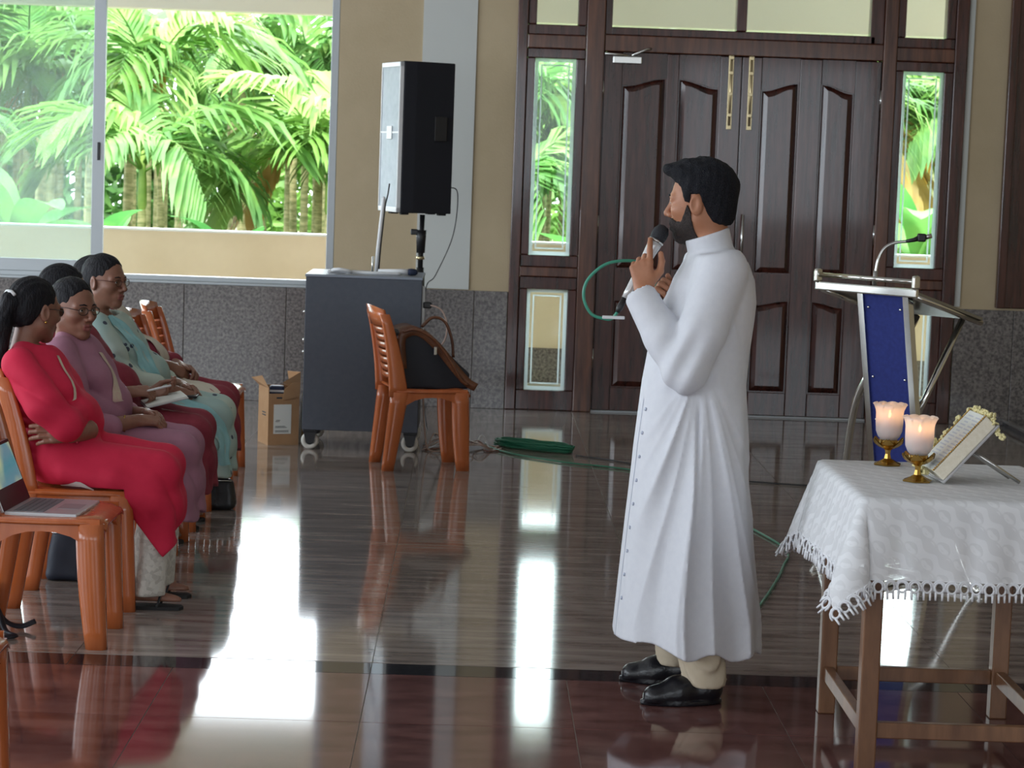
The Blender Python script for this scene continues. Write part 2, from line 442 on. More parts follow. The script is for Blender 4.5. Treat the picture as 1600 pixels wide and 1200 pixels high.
# closed sash (left of the meeting stile), the other sash slid away: its bay is open
sash = wpart('sash', (-2.588, WY+0.03, 0.822), (-2.508, WY+0.07, 3.0))
MB().box((-4.22, WY+0.03, 0.822), (-2.588, WY+0.07, 0.905), 0.003).build('sash_rail', M_ALU, sash)
MB().box((-4.22, WY+0.03, 2.93), (-2.588, WY+0.07, 3.0), 0.003).build('sash_rail', M_ALU, sash)
MB().box((-4.22, WY+0.03, 0.905), (-4.16, WY+0.07, 2.93), 0.003).build('sash_stile', M_ALU, sash)
MB().box((-4.16, WY+0.048, 0.905), (-2.588, WY+0.052, 2.93)).build('pane', M_HAZY, sash)
MB().box((-2.553, WY+0.018, 1.58), (-2.535, WY+0.031, 1.70), 0.003).build('latch', M_BLACK, sash)
MB().box((-5.95, WY+0.078, 0.822), (-4.30, WY+0.082, 3.0)).build('pane', M_HAZY, win)

# ------------------------------------------------------------------ entrance: frame, side lights, transoms, two leaves
D0 = WY-0.03; D1 = WY+0.09
ent = struct(MB().box((0.235, D0, 0.0), (0.305, D1, 3.3), 0.006).build('door_1', M_WOOD))
def dpart(nm, lo, hi, m=M_WOOD, bev=0.006): return MB().box(lo, hi, bev).build(nm, m, ent)
dpart('outer_post', (3.165, D0, 0), (3.252, D1, 3.3)); dpart('jamb_post', (0.695, D0-0.012, 0), (0.818, D1, 3.3), M_WOODL)
dpart('jamb_post', (2.685, D0-0.012, 0), (2.775, D1, 3.3), M_WOODL); dpart('head', (0.305, D0, 3.22), (3.165, D1, 3.3))
dpart('transom_rail', (0.818, D0, 2.425), (2.685, D1, 2.535), M_WOODL)
dpart('transom_bead', (0.86, D0+0.02, 2.535), (2.63, D1, 2.588))
dpart('transom_mullion', (1.694, D0+0.005, 2.588), (1.763, D1, 3.22))
dpart('transom_stile', (0.818, D0+0.02, 2.535), (0.866, D1, 3.22)); dpart('transom_stile', (2.596, D0+0.02, 2.535), (2.685, D1, 3.22))
for x0, x1 in ((0.305, 0.695), (2.775, 3.165)):
    g0, g1 = x0+0.056, x1-0.060
    for z0, z1, m in ((0.0, 0.135, M_WOOD), (0.82, 0.905, M_WOOD), (0.905, 0.97, M_WOODL), (0.97, 1.05, M_WOOD), (2.365, 2.43, M_WOOD), (2.43, 2.52, M_WOODL), (2.52, 2.588, M_WOOD)):
        dpart('side_rail', (x0, D0+(0.0 if m is M_WOODL else 0.014), z0), (x1, D1, z1), m)
    for z0, z1 in ((0.135, 0.82), (1.05, 2.365), (2.588, 3.22)):
        dpart('side_stile', (x0, D0+0.014, z0), (g0, D1, z1)); dpart('side_stile', (g1, D0+0.014, z0), (x1, D1, z1))
        p = MB().box((g0-0.004, WY+0.028, z0-0.004), (g1+0.004, WY+0.032, z1+0.004)).build('pane', M_GLASS, ent)
        if z1 < 2.5:
            e = MB()
            for (o, wd) in ((0.0, 0.024), (0.040, 0.010)):
                e.box((g0+o, WY+0.0245, z0+o), (g0+o+wd, WY+0.0275, z1-o)); e.box((g1-o-wd, WY+0.0245, z0+o), (g1-o, WY+0.0275, z1-o))
                e.box((g0+o+wd, WY+0.0245, z0+o), (g1-o-wd, WY+0.0275, z0+o+wd)); e.box((g0+o+wd, WY+0.0245, z1-o-wd), (g1-o-wd, WY+0.0275, z1-o))
            e.build('etched_border', M_FROST, p)
for x0, x1 in ((0.862, 1.698), (1.759, 2.600)):
    MB().box((x0, WY+0.028, 2.584), (x1, WY+0.032, 3.224)).build('pane', M_GLASS, ent)
for x in (0.80, 1.728, 2.662): dpart('door_stop', (x, WY+0.036, 0.012), (x+0.036, WY+0.055, 2.425))
dpart('door_stop', (0.836, WY+0.036, 2.395), (2.662, WY+0.055, 2.425))
dpart('threshold', (0.818, WY-0.02, 0.0), (2.685, D1, 0.012), M_ALU, 0.002)

def arch(x0, x1, z0, z1, zp, inner_left, n=8):
    """panel outline whose top rises by zp towards the leaf's middle"""
    pts = [(x0, z0), (x1, z0)]
    for i in range(n+1):
        t = i/n; x = x1+(x0-x1)*t; u = (x-x0)/(x1-x0)
        if inner_left: u = 1-u
        pts.append((x, z1+zp*(0.5-0.5*math.cos(PI*u))))
    return pts
def leaf(x0, x1, left, label):
    L = struct(MB().box((x0+0.002, WY+0.012, 0.014), (x1-0.002, WY+0.034, 2.42)).build('door_2' if left else 'door_3', M_WOOD))
    ya, yb = WY-0.012, WY+0.014
    wl = x1-x0; xs = [x0, x0+0.125, x0+wl*0.455, x0+wl*0.545, x1-0.145 if left else x1-0.165, x1]
    if not left: xs = [x0, x0+0.135, x0+wl*0.415, x0+wl*0.575, x1-0.175, x1]
    for a, c in ((0, 1), (2, 3), (4, 5)): MB().box((xs[a]+0.002, ya, 0.014), (xs[c]-0.002, yb, 2.42), 0.004).build('stile', M_WOOD, L)
    for (a, c, il) in ((xs[1], xs[2], False), (xs[3], xs[4], True)):
        MB().box((a, ya, 0.014), (c, yb, 0.17), 0.004).build('rail', M_WOOD, L)
        # lock rail: arched lower edge, top rail: arched lower edge
        up = arch(a, c, 0.16, 0.765, 0.035, il); rail = [(p[0], p[1]) for p in up[2:]]+[(a, 0.975), (c, 0.975)]
        MB().prism(rail, ya, yb).build('rail', M_WOOD, L)
        up = arch(a, c, 1.0, 2.205, 0.055, il); rail = [(p[0], p[1]) for p in up[2:]]+[(a, 2.42), (c, 2.42)]
        MB().prism(rail, ya, yb).build('rail', M_WOOD, L)
        for z0, z1, zp in ((0.17, 0.765, 0.035), (0.975, 2.205, 0.055)):
            o = arch(a+0.008, c-0.008, z0+0.008, z1-0.008, zp, il); q = arch(a+0.045, c-0.045, z0+0.045, z1-0.045, zp, il)
            k = len(o); vs = [(p[0], WY+0.012, p[1]) for p in o]+[(p[0], WY-0.008, p[1]) for p in q]
            fs = [(i, (i+1) % k, k+(i+1) % k, k+i) for i in range(k)]+[tuple(range(k, 2*k))]
            MB().add(vs, fs).build('raised_panel', M_WOOD, L)
    return L
dl = leaf(0.822, 1.745, True, ''); dr = leaf(1.747, 2.682, False, '')
def tower_bolt(x, par):
    p = MB().box((x-0.017, WY-0.022, 1.935), (x+0.017, WY-0.012, 2.435), 0.002).build('bolt_plate', M_BRASS, par)
    MB().tube([(x, WY-0.030, 1.96), (x, WY-0.030, 2.43)], 0.008).build('bolt_rod', M_BRASS, p)
    k = MB()
    for z in (2.02, 2.16, 2.30, 2.40): k.box((x-0.014, WY-0.040, z), (x+0.014, WY-0.022, z+0.022), 0.002)
    k.build('bolt_keeper', M_BRASS, p)
tower_bolt(1.672, dl); tower_bolt(1.807, dr)
for z in (0.3, 1.2, 2.1):
    MB().tube([(0.82, WY-0.016, z), (0.82, WY-0.016, z+0.13)], 0.006).build('hinge', M_STEEL, dl)
    MB().tube([(2.684, WY-0.016, z), (2.684, WY-0.016, z+0.13)], 0.006).build('hinge', M_STEEL, dr)
MB().tube([(1.792, WY-0.04, 1.05), (1.792, WY-0.04, 1.37)], 0.009).build('pull_handle', M_STEEL, dr)
cl = MB().box((0.875, WY-0.06, 2.345), (1.07, WY-0.012, 2.395), 0.006).build('door_closer', M_STEEL, dl)
MB().tube([(0.98, WY-0.05, 2.40), (0.82, WY-0.07, 2.408)], 0.008).build('closer_arm', M_STEEL, cl)
MB().tube([(1.0, WY-0.05, 2.40), (1.10, WY-0.045, 2.445), (1.13, WY-0.035, 2.45)], 0.009).build('closer_arm', M_STEEL, cl)

# metal-edged slab by the right-hand wall, added to stand in for light-reflecting floor
rp = MB().prism([(3.62, 0.0), (3.62, 0.05), (5.4, 0.05), (5.4, 0.0)], 13.2, 15.3).build('reflection_slab', M_BAND)
tag(rp, 'low dark stone slab with a pale metal edge standing in for light reflected by the floor below the granite wainscot', 'step')
MB().box((3.60, 13.2, 0.035), (3.635, 15.3, 0.055), 0.003).build('slab_edge', M_STEEL, rp)

# ------------------------------------------------------------------ veranda outside
M_BEIGE = mat('veranda_beige', (0.66, 0.56, 0.40), 0.8, col2=(0.72, 0.62, 0.46), scale=2)
M_COPE = mat('white_coping', (0.75, 0.77, 0.78), 0.6)
M_SOFF = mat('veranda_soffit', (0.80, 0.78, 0.71), 0.8)
b = MB(); b.box((-9, WY+0.2, -0.2), (9, 17.62, -0.02)); struct(b.build('floor_veranda', mat('veranda_tile', (0.55, 0.52, 0.47), 0.4)))
b = MB(); b.box((-9, 17.45, -0.6), (9, 17.60, 1.045)); par = struct(b.build('wall_parapet', M_BEIGE))
MB().box((-9, 17.43, 1.045), (9, 17.62, 1.062), 0.004).build('coping', M_COPE, par)
MB().box((-9, 17.425, -0.02), (9, 17.45, 0.25), 0.004).build('skirting', M_GRAN, par)
b = MB(); b.box((-9, 17.42, 2.725), (9, 17.66, 3.6)); struct(b.build('trim_beam', M_SOFF))
b = MB(); b.box((-9, WY+0.2, 3.35), (9, 18.1, 3.5)); struct(b.build('ceiling_veranda', M_SOFF))
# ------------------------------------------------------------------ garden beyond the veranda
M_SOIL = mat('leaf_litter', (0.10, 0.075, 0.04), 0.9, col2=(0.10, 0.14, 0.04), scale=1.5)
b = MB()
n = 24
vs = [(-45+90*i/n, 17.6+65*j/n, -0.6+0.12*math.sin(i*1.7+j*2.3)) for j in range(n+1) for i in range(n+1)]
b.add(vs, [(j*(n+1)+i, j*(n+1)+i+1, (j+1)*(n+1)+i+1, (j+1)*(n+1)+i) for j in range(n) for i in range(n)], True)
struct(b.build('ground', M_SOIL))
LEAF = [mat_leaf('palm_leaf', (0.085, 0.21, 0.05), (0.22, 0.40, 0.09), trans=0.5), mat_leaf('palm_leaf_pale', (0.13, 0.29, 0.08), (0.30, 0.45, 0.13), trans=0.5)]
M_DEAD = mat_leaf('palm_leaf_dry', (0.36, 0.24, 0.08), (0.55, 0.33, 0.06))
M_BAN = mat_leaf('banana_leaf', (0.07, 0.24, 0.06), (0.17, 0.36, 0.09), trans=0.4)
M_TRUNK = mat('palm_trunk', (0.22, 0.24, 0.09), 0.7, col2=(0.52, 0.46, 0.24), scale=4, stretch=(1, 1, 5), lo=0.4, hi=0.6, vary=9)
M_SHAFT = mat('palm_crownshaft', (0.16, 0.28, 0.05), 0.5, col2=(0.28, 0.38, 0.09), scale=3)
def frond_mesh(L, seed, droop, m, w=0.085, pairs=24):
    r = random.Random(seed); b = MB(); pts = []
    for i in range(13):
        t = i/12; pts.append(Vector((L*t*(1-0.18*droop*t), 0, L*(0.75*t-droop*0.95*t*t))))
    b.tube(pts, [0.016*(1-0.85*i/12)+0.002 for i in range(13)], 5)
    for i in range(pairs):
        t = 0.12+0.86*i/(pairs-1); k = min(11, int(t*12)); p = pts[k].lerp(pts[k+1], t*12-k); tg = (pts[k+1]-pts[k]).normalized()
        ll = L*0.50*(math.sin(PI*(0.12+0.80*t))**0.7)*(0.85+0.3*r.random())
        for s in (-1, 1):
            sd = Vector((0, s, 0)); d = (sd*(0.85-0.35*t)+tg*(0.45+0.55*t)+Vector((0, 0, 0.10+0.2*r.random()))).normalized()
            dn = Vector((0, 0, -1)); ww = w*(0.8+0.5*r.random())
            q0 = p; q1 = p+d*ll*0.45+dn*ll*0.04; q2 = p+d*ll*0.8+dn*ll*(0.20+0.15*r.random()); q3 = p+d*ll*0.92+dn*ll*(0.42+0.25*r.random())
            u = d.cross(Vector((0, 0, 1))).normalized()
            b.add([q0-u*ww*0.25, q0+u*ww*0.25, q1-u*ww*0.5, q1+u*ww*0.5, q2-u*ww*0.38, q2+u*ww*0.38, q3], [(0, 1, 3, 2), (2, 3, 5, 4), (4, 5, 6)], True)
    return b.mesh('frond', m)
FR = [frond_mesh(1.9, 1, 0.95, LEAF[0]), frond_mesh(1.7, 2, 1.2, LEAF[1]), frond_mesh(1.8, 3, 0.65, LEAF[1]), frond_mesh(1.4, 4, 1.5, M_DEAD)]
def trunk_mesh(h, seed):
    r = random.Random(seed); prof = []; k = int(h/0.14)
    for i in range(k):
        z = h*i/k; rad = 0.068-0.012*z/h
        prof += [(rad, z), (rad*0.96, z+h/k*0.15), (rad*0.95, z+h/k*0.85)]
    prof.append((0.04, h))
    return MB().lathe(prof, 9).mesh('trunk', M_TRUNK)
TR = {h: trunk_mesh(h, i) for i, h in enumerate((1.2, 1.5, 1.9, 2.3, 2.6, 3.0, 3.3, 3.6))}
SHAFT = MB().lathe([(0.045, 0), (0.062, 0.06), (0.055, 0.35), (0.035, 0.6), (0.012, 0.8)], 9).mesh('crownshaft', M_SHAFT)
def palm(x, y, h, nf, seed):
    r = random.Random(seed)
    t = thing('areca_palm', 'slender ringed areca palm with feathery green fronds in the garden beyond the parapet', 'palm tree', (x, y, -0.6), r.random()*6.28, 'areca palms beyond the parapet')
    link('trunk', TR[h], t); link('crownshaft', SHAFT, t, (0, 0, h))
    a0 = r.random()*6
    for i in range(nf):
        o = link('frond', FR[3 if r.random() < 0.07 else r.choice((0, 0, 1, 2))], t, (0, 0, h+0.45+0.12*r.random()))
        o.rotation_euler = (0, -0.55+0.55*r.random(), a0+i*2*PI/nf+0.5*r.random()); s = 0.8+0.4*r.random(); o.scale = (s, s, s)
k = 0
for row, (y, dx, hs, nf) in enumerate(((28.6, 2.3, (1.2, 1.5, 1.9, 2.3), 11), (31.5, 1.7, (1.9, 2.3, 2.6), 11), (35.0, 1.5, (2.3, 2.6, 3.0), 11), (39.5, 1.45, (3.0, 3.3, 3.6), 11))):
    x = -11.5+0.5*row
    while x < 10.5:
        r = random.Random(100+k)
        palm(x+0.9*(r.random()-0.5), y+1.8*(r.random()-0.5), r.choice(hs), nf, 200+k); k += 1; x += dx
# bare young stems standing between the palms
STEM = trunk_mesh(2.6, 44)
for i in range(110):
    r = random.Random(900+i)
    o = link('palm_stem', STEM, None, (-11.0+0.195*i+0.2*r.random(), 31.0+9*r.random(), -0.6), r.random()*6)
    s = 0.75+0.6*r.random(); o.scale = (s, s, 0.85+0.4*r.random()); o.rotation_euler.x = 0.06*(r.random()-0.5)
    tag(o, 'bare ringed palm stem standing among the garden palms', 'palm stem', 'bare palm stems in the garden')
# banana plants
def banana_leaf(L, W, seed, fold):
    r = random.Random(seed); b = MB(); vs = []; fs = []; n = 14
    for i in range(n+1):
        t = i/n; x = L*t*(1-0.15*t); z = L*(0.55*t-0.75*fold*t*t); wv = W*math.sin(PI*min(1, 0.06+0.94*t))**0.55*(1 if i < n else 0.15)
        for s in (-1, -0.5, 0, 0.5, 1): vs.append((x, s*wv, z+abs(s)*wv*0.25-(0.05*wv if s == 0 else 0)+0.015*math.sin(9*t+s*3)))
    for i in range(n):
        for k in range(4): fs.append((i*5+k, i*5+k+1, (i+1)*5+k+1, (i+1)*5+k))
    b.add(vs, fs, True); return b.mesh('leaf_blade', M_BAN)
BL = [banana_leaf(1.9, 0.24, 1, 0.75), banana_leaf(1.6, 0.22, 2, 1.0), banana_leaf(1.5, 0.2, 3, 0.35)]
for x, y, s in ((-5.3, 26.4, 1.05), (-6.6, 27.0, 1.2), (-4.3, 26.0, 0.8), (-2.9, 27.2, 0.75), (5.2, 26.5, 1.2), (1.6, 26.2, 1.0)):
    t = thing('banana_plant', 'banana plant with broad pale green leaves just behind the parapet', 'banana plant', (x, y, -0.6), x*2.1, 'banana plants behind the parapet')
    MB().lathe([(0.11*s, 0), (0.08*s, 0.6*s), (0.05*s, 1.2*s)], 10).build('stalk', M_SHAFT, t)
    for i in range(7):
        o = link('leaf_blade', BL[i % 3], t, (0, 0, 1.05*s)); o.rotation_euler = (0, -0.75+0.14*i, i*0.95+x); o.scale = (s*0.85,)*3
# dense bushes closing the view far behind
def bush_mesh(seed):
    r = random.Random(seed); b = MB()
    for i in range(2600):
        a = r.random()*2*PI; u = r.random(); c = Vector((math.cos(a)*(1-u*u*0.7), math.sin(a)*(1-u*u*0.7), u*1.9))*(0.75+0.35*r.random())
        d = Vector((r.gauss(0, 1), r.gauss(0, 1), r.gauss(0, 0.6))).normalized()*0.13; e = d.cross(Vector((r.gauss(0, 1), r.gauss(0, 1), 1))).normalized()*0.045
        b.add([c-d, c+e, c+d, c-e], [(0, 1, 2, 3)], True)
    return b.mesh('foliage', LEAF[0])
BU = [bush_mesh(i) for i in range(2)]
WOODY = MB().lathe([(0.06, 0), (0.04, 1.2)], 7).mesh('stem', M_TRUNK)
for i in range(13):
    t = thing('garden_bush', 'leafy green bush standing far behind the palm stems', 'bush', (-15+2.4*i, 46+0.8*math.sin(i*2.1), -0.6), i*1.3, 'bushes behind the palms')
    o = link('foliage', BU[i % 2], t); o.scale = (1.6, 1.6, 1.9); link('stem', WOODY, t)
# ------------------------------------------------------------------ plastic chairs
M_CHAIR = mat('orange_brown_plastic', (0.44, 0.108, 0.030), 0.20, col2=(0.57, 0.16, 0.05), scale=5, stretch=(3, 3, 0.5), lo=0.3, hi=0.7, spec=0.6)
def loft(sections, closed=True, cap=True):
    """sections: lists of equally many points"""
    n = len(sections[0]); vs = [p for s in sections for p in s]; fs = []
    for i in range(len(sections)-1):
        for k in range(n if closed else n-1): fs.append((i*n+k, i*n+(k+1) % n, (i+1)*n+(k+1) % n, (i+1)*n+k))
    if cap: fs += [tuple(range(n))[::-1], tuple((len(sections)-1)*n+k for k in range(n))]
    return vs, fs
def rect_sec(cx, cy, z, hx, hy, c=0.25):
    e = c*min(hx, hy); return [(cx+sx*(hx-ex), cy+sy*(hy-ey), z) for sx, sy, ex, ey in ((1, -1, 0, e), (1, 1, 0, e), (1, 1, e, 0), (-1, 1, e, 0), (-1, 1, 0, e), (-1, -1, 0, e), (-1, -1, e, 0), (1, -1, e, 0))]
def chair_meshes():
    M = {}
    # seat: dished shell with rolled front lip
    nx, ny = 12, 10; top = []; bot = []
    for i in range(nx+1):
        u = i/nx; x = -0.20+0.42*u
        for j in range(ny+1):
            v = -1+2*j/ny; hw = 0.205+0.012*math.sin(PI*u)
            z = 0.448-0.020*(1-v*v)*math.sin(PI*min(1, u*1.1))-0.022*max(0, u-0.82)**2/0.0324-0.016*max(0, abs(v)-0.8)**2/0.04
            y = v*hw*(1-0.10*max(0, u-0.85)/0.15*abs(v)); top.append((x, y, z)); bot.append((x, y*0.985, z-0.011))
    k = (nx+1)*(ny+1); vs = top+bot; fs = []
    for i in range(nx):
        for j in range(ny):
            a = i*(ny+1)+j; q = (a, a+ny+1, a+ny+2, a+1); fs.append(q); fs.append(tuple(k+t for t in q[::-1]))
    ring = [j for j in range(ny+1)]+[i*(ny+1)+ny for i in range(1, nx+1)]+[nx*(ny+1)+j for j in range(ny-1, -1, -1)]+[i*(ny+1) for i in range(nx-1, 0, -1)]
    for a, c in zip(ring, ring[1:]+ring[:1]): fs.append((a, c, c+k, a+k))
    M['seat'] = MB().add(vs, fs, True).mesh('seat', M_CHAIR)
    # apron under the seat: two side rails with a curved lower edge and a front rail
    def apron(side):
        pts = []
        for t in range(9):
            u = t/8; x = -0.185+0.385*u; d = 0.042+0.085*abs(2*u-1)**2.4; pts.append((x, 0.44-d))
        poly = [(0.20, 0.442), (-0.185, 0.442)]+pts
        return MB().prism(poly, side*0.198-0.006, side*0.198+0.006).mesh('side_apron', M_CHAIR)
    M['apL'] = apron(-1); M['apR'] = apron(1)
    pts = [(-0.19+0.38*t/8, 0.425-(0.025+0.06*abs(2*t/8-1)**2.6)) for t in range(9)]
    M['apF'] = MB().prism([(0.19, 0.425), (-0.19, 0.425)]+pts, 0.192, 0.204, 'x').mesh('front_apron', M_CHAIR)
    def leg(front, s):
        sec = []
        for i in range(8):
            t = i/7; z = 0.425*(1-t)
            if front: cx = 0.164+0.028*t-0.004*math.sin(PI*t); cy = s*(0.176-0.002*t); hx = 0.046-0.011*t+0.004*math.sin(PI*t); hy = 0.034-0.008*t
            else: cx = -0.168-0.055*t; cy = s*(0.180-0.004*t); hx = 0.048-0.016*t; hy = 0.032-0.008*t
            sec.append(rect_sec(cx, cy, z, hx, hy, 0.5))
        v, f = loft(sec); return MB().add(v, f, True).mesh('leg', M_CHAIR)
    for f in (0, 1):
        for s in (-1, 1): M['leg', f, s] = leg(f, s)
    # back: two curved uprights, crest rail, slats
    def bx(z): t = (z-0.42)/0.45; return -0.178-0.045*t-0.05*t*t
    def upright(s):
        sec = []
        for i in range(9):
            t = i/8; z = 0.40+0.44*t; hx = 0.052-0.026*t; cx = bx(z); cy = s*(0.190-0.004*t); sec.append(rect_sec(cx, cy, z, hx, 0.016-0.004*t, 0.6))
        v, f = loft(sec); return MB().add(v, f, True).mesh('upright', M_CHAIR)
    M['upL'], M['upR'] = upright(-1), upright(1)
    def rail(z0, z1, bow, thick):
        sec = []
        for j in range(11):
            v = -1+2*j/10; y = 0.188*v; dx = -bow*(1-v*v); up = 0.020*(1-v*v) if z1 > 0.84 else 0
            x0, x1 = bx(z0)+dx, bx(z1)+dx
            sec.append([(x0-thick, y, z0), (x0+thick, y, z0), (x1+thick, y, z1+up), (x1-thick, y, z1+up)])
        v, f = loft(sec); return MB().add(v, f, True).mesh('slat', M_CHAIR)
    M['crest'] = rail(0.775, 0.862, 0.045, 0.008)
    M['slats'] = [rail(0.49+0.0405*i, 0.49+0.0405*i+0.033, 0.032, 0.005) for i in range(7)]
    return M
CH = chair_meshes()
def chair(loc, rot, label, group=None):
    t = thing('plastic_chair', label, 'chair', loc, rot, group)
    link('seat', CH['seat'], t); link('side_apron', CH['apL'], t); link('side_apron', CH['apR'], t); link('front_apron', CH['apF'], t)
    for f in (0, 1):
        for s in (-1, 1): link('leg', CH['leg', f, s], t)
    back = link('backrest', CH['crest'], t); link('upright', CH['upL'], back); link('upright', CH['upR'], back)
    for m in CH['slats']: link('slat', m, back)
    return t
CX = -1.415
ROW = dict(bag=5.52, laptop=7.70, red=8.34, purple=8.93, note=9.52, mint=10.12, maroon=10.71, empty=11.30, empty2=11.90)
GC = 'orange brown plastic chairs in the seated row'
CL = dict(bag='orange-brown plastic chair standing alone on the dark red floor', laptop='orange-brown plastic chair carrying an open laptop', red='orange-brown plastic chair under the woman in red', purple='orange-brown plastic chair under the woman in mauve',
          note='orange-brown plastic chair under the woman writing in a notebook', mint='orange-brown plastic chair under the woman in mint green', maroon='orange-brown plastic chair under the woman in maroon with cream scarf',
          empty='empty orange-brown plastic chair next to the woman in maroon', empty2='empty orange-brown plastic chair at the row end by the window wall')
for k_, y_ in ROW.items(): chair((CX+(0.05 if k_ == 'bag' else 0), y_, 0), 0.0, CL[k_], GC)
chair((-0.255, 12.32, 0), math.radians(13.6), 'orange-brown plastic chair with a brown leather bag on it, beside the grey cabinet')

# ------------------------------------------------------------------ grey equipment cabinet on castors
M_GREY = mat('charcoal_laminate', (0.062, 0.072, 0.094), 0.55, col2=(0.072, 0.082, 0.104), scale=30, bump=0.05, bscale=80)
M_GREYT = mat('grey_cabinet_top', (0.22, 0.25, 0.30), 0.35)
M_TYRE = mat('pale_castor_tyre', (0.62, 0.60, 0.54), 0.5)
M_BLUEB = mat('dark_blue_board', (0.010, 0.022, 0.07), 0.5)
cab = thing('equipment_cabinet', 'charcoal grey equipment cabinet on white castors', 'cabinet', (-0.62, 13.15, 0))
MB().box((-0.328, -0.30, 0.115), (0.328, -0.282, 0.985), 0.003).build('side_panel', M_GREY, cab)
MB().box((-0.328, 0.282, 0.115), (0.328, 0.30, 0.985), 0.003).build('side_panel', M_GREY, cab)
MB().box((-0.328, -0.282, 0.115), (-0.312, 0.282, 0.985), 0.003).build('door', M_GREY, cab)
MB().box((0.312, -0.282, 0.115), (0.328, 0.282, 0.985), 0.003).build('back_panel', M_GREY, cab)
MB().box((-0.312, -0.282, 0.115), (0.312, 0.282, 0.135)).build('bottom_panel', M_BLUEB, cab)
MB().box((-0.332, -0.304, 0.985), (0.332, 0.304, 1.000), 0.003).build('top_panel', M_GREYT, cab)
for z in (0.55, 0.62, 0.78): MB().tube([(-0.328, -0.2, z), (-0.345, -0.2, z)], 0.008).build('knob', M_STEEL, cab)
MB().box((0.329, -0.27, 0.66), (0.346, -0.22, 0.95), 0.004).build('power_strip', M_WPLAST, cab)
for sx in (-1, 1):
    for sy in (-1, 1):
        x, y = sx*0.285, sy*0.25
        c = MB().box((x-0.04, y-0.035, 0.100), (x+0.04, y+0.035, 0.115), 0.004).build('castor', M_BLACK, cab)
        p = [(x-0.038, 0.104), (x+0.038, 0.104), (x+0.022, 0.035), (x-0.018, 0.035)]
        MB().prism(p, y-0.026, y-0.020).build('fork', M_BLACK, c); MB().prism(p, y+0.020, y+0.026).build('fork', M_BLACK, c)
        Mx = Matrix.Translation((x, y, 0.050)) @ Matrix.Rotation(R90, 4, 'X')
        MB().lathe([(0.024, -0.016), (0.044, -0.016), (0.0495, -0.010), (0.0495, 0.010), (0.044, 0.016), (0.024, 0.016), (0.024, -0.016)], 24, M=Mx).build('wheel', M_TYRE, c)
        MB().lathe([(0.0, -0.019), (0.010, -0.020), (0.025, -0.014), (0.025, 0.014), (0.010, 0.020), (0.0, 0.019)], 16, M=Mx).build('hub', M_BLACK, c)
# things lying on the cabinet
o = MB().tube(spline([(-0.83, 12.90, 1.012), (-0.75, 12.95, 1.012), (-0.70, 12.90, 1.018), (-0.76, 12.88, 1.030), (-0.80, 12.92, 1.020), (-0.68, 12.94, 1.013), (-0.55, 12.93, 1.013), (-0.42, 12.96, 1.012)]), 0.010).build('white_cable', M_WPLAST)
tag(o, 'loose white cable lying on top of the grey cabinet', 'cable')
o = thing('microphone', 'dark handheld microphone with pale body lying on the grey cabinet', 'microphone', (-0.42, 13.02, 1.0))
Mx = Matrix.Translation((0, 0, 0.021)) @ Matrix.Rotation(R90, 4, 'Y')
MB().lathe([(0.0, -0.13), (0.011, -0.13), (0.016, 0.0), (0.017, 0.04), (0.0, 0.041)], 14, M=Mx).build('handle', M_WPLAST, o)
MB().lathe([(0.0, 0.04), (0.019, 0.042), (0.021, 0.06), (0.018, 0.085), (0.008, 0.096), (0.0, 0.097)], 14, M=Mx).build('grille', mat('dark_blue_foam', (0.012, 0.02, 0.05), 0.8), o)
an = thing('antenna_mast', 'thin white pole with a short grey stub standing on the grey cabinet', 'pole', (-0.565, 13.10, 1.0))
MB().tube([(0, 0, 0), (0.008, 0, 0.15), (0.032, 0, 0.43), (0.034, 0, 0.445)], [0.011, 0.011, 0.011, 0.006], 10).build('rod', M_WPLAST, an)
MB().tube([(-0.022, 0, 0), (-0.020, 0, 0.10)], 0.006).build('stub', M_STEEL, an)
MB().tube([(0.014, 0.006, 0.0), (0.022, 0.006, 0.15), (0.042, 0.006, 0.40), (0.055, 0.006, 0.46), (0.062, 0.01, 0.52)], 0.004).build('wire', M_BLACK, an)
MB().lathe([(0.035, 0), (0.035, 0.006), (0.0, 0.008)], 16).build('foot', M_BLACK, an)

# ------------------------------------------------------------------ loudspeaker on its stand
M_SPK = mat('black_speaker_carpet', (0.011, 0.012, 0.018), 0.85, bump=0.25, bscale=200)
M_GRILL = mat('silver_speaker_grille', (0.34, 0.39, 0.44), 0.45, 0.35, col2=(0.41, 0.46, 0.51), scale=20, bump=0.35, bscale=320)
st = thing('speaker_stand', 'black tripod pole stand carrying the tall loudspeaker behind the cabinet', 'speaker stand', (-0.335, 14.05, 0))
MB().tube([(0, 0, 0.12), (0, 0, 1.0)], 0.024, 14).build('pole', M_BLACK, st)
MB().tube([(0, 0, 1.0), (0.004, 0, 1.325)], 0.016, 14).build('inner_tube', M_BLACK, st)
MB().tube([(0, 0, 1.09), (0, 0, 1.18), (0, 0, 1.23)], [0.026, 0.030, 0.034], 14).build('collar', M_BLACK, st)
MB().box((-0.065, -0.02, 1.20), (-0.02, 0.02, 1.235), 0.006).build('knob', M_BLACK, st)
MB().tube([(0, 0, 1.05), (0, 0, 1.068)], 0.0255, 14).build('ring', M_BRASS, st)
MB().tube([(0, 0, 0.58), (0, 0, 0.66)], 0.034, 14).build('hub', M_BLACK, st)
for i in range(3):
    a = i*2*PI/3+0.52; c, s = math.cos(a), math.sin(a)
    lg = MB().tube([(c*0.03, s*0.03, 0.62), (c*0.30, s*0.30, 0.02)], 0.013).build('leg', M_BLACK, st)
    MB().tube([(c*0.31, s*0.31, 0.0), (c*0.295, s*0.295, 0.035)], 0.018).build('rubber_foot', M_RUBBER, lg)
    MB().tube([(c*0.02, s*0.02, 0.22), (c*0.165, s*0.165, 0.32)], 0.008).build('brace', M_BLACK, st)
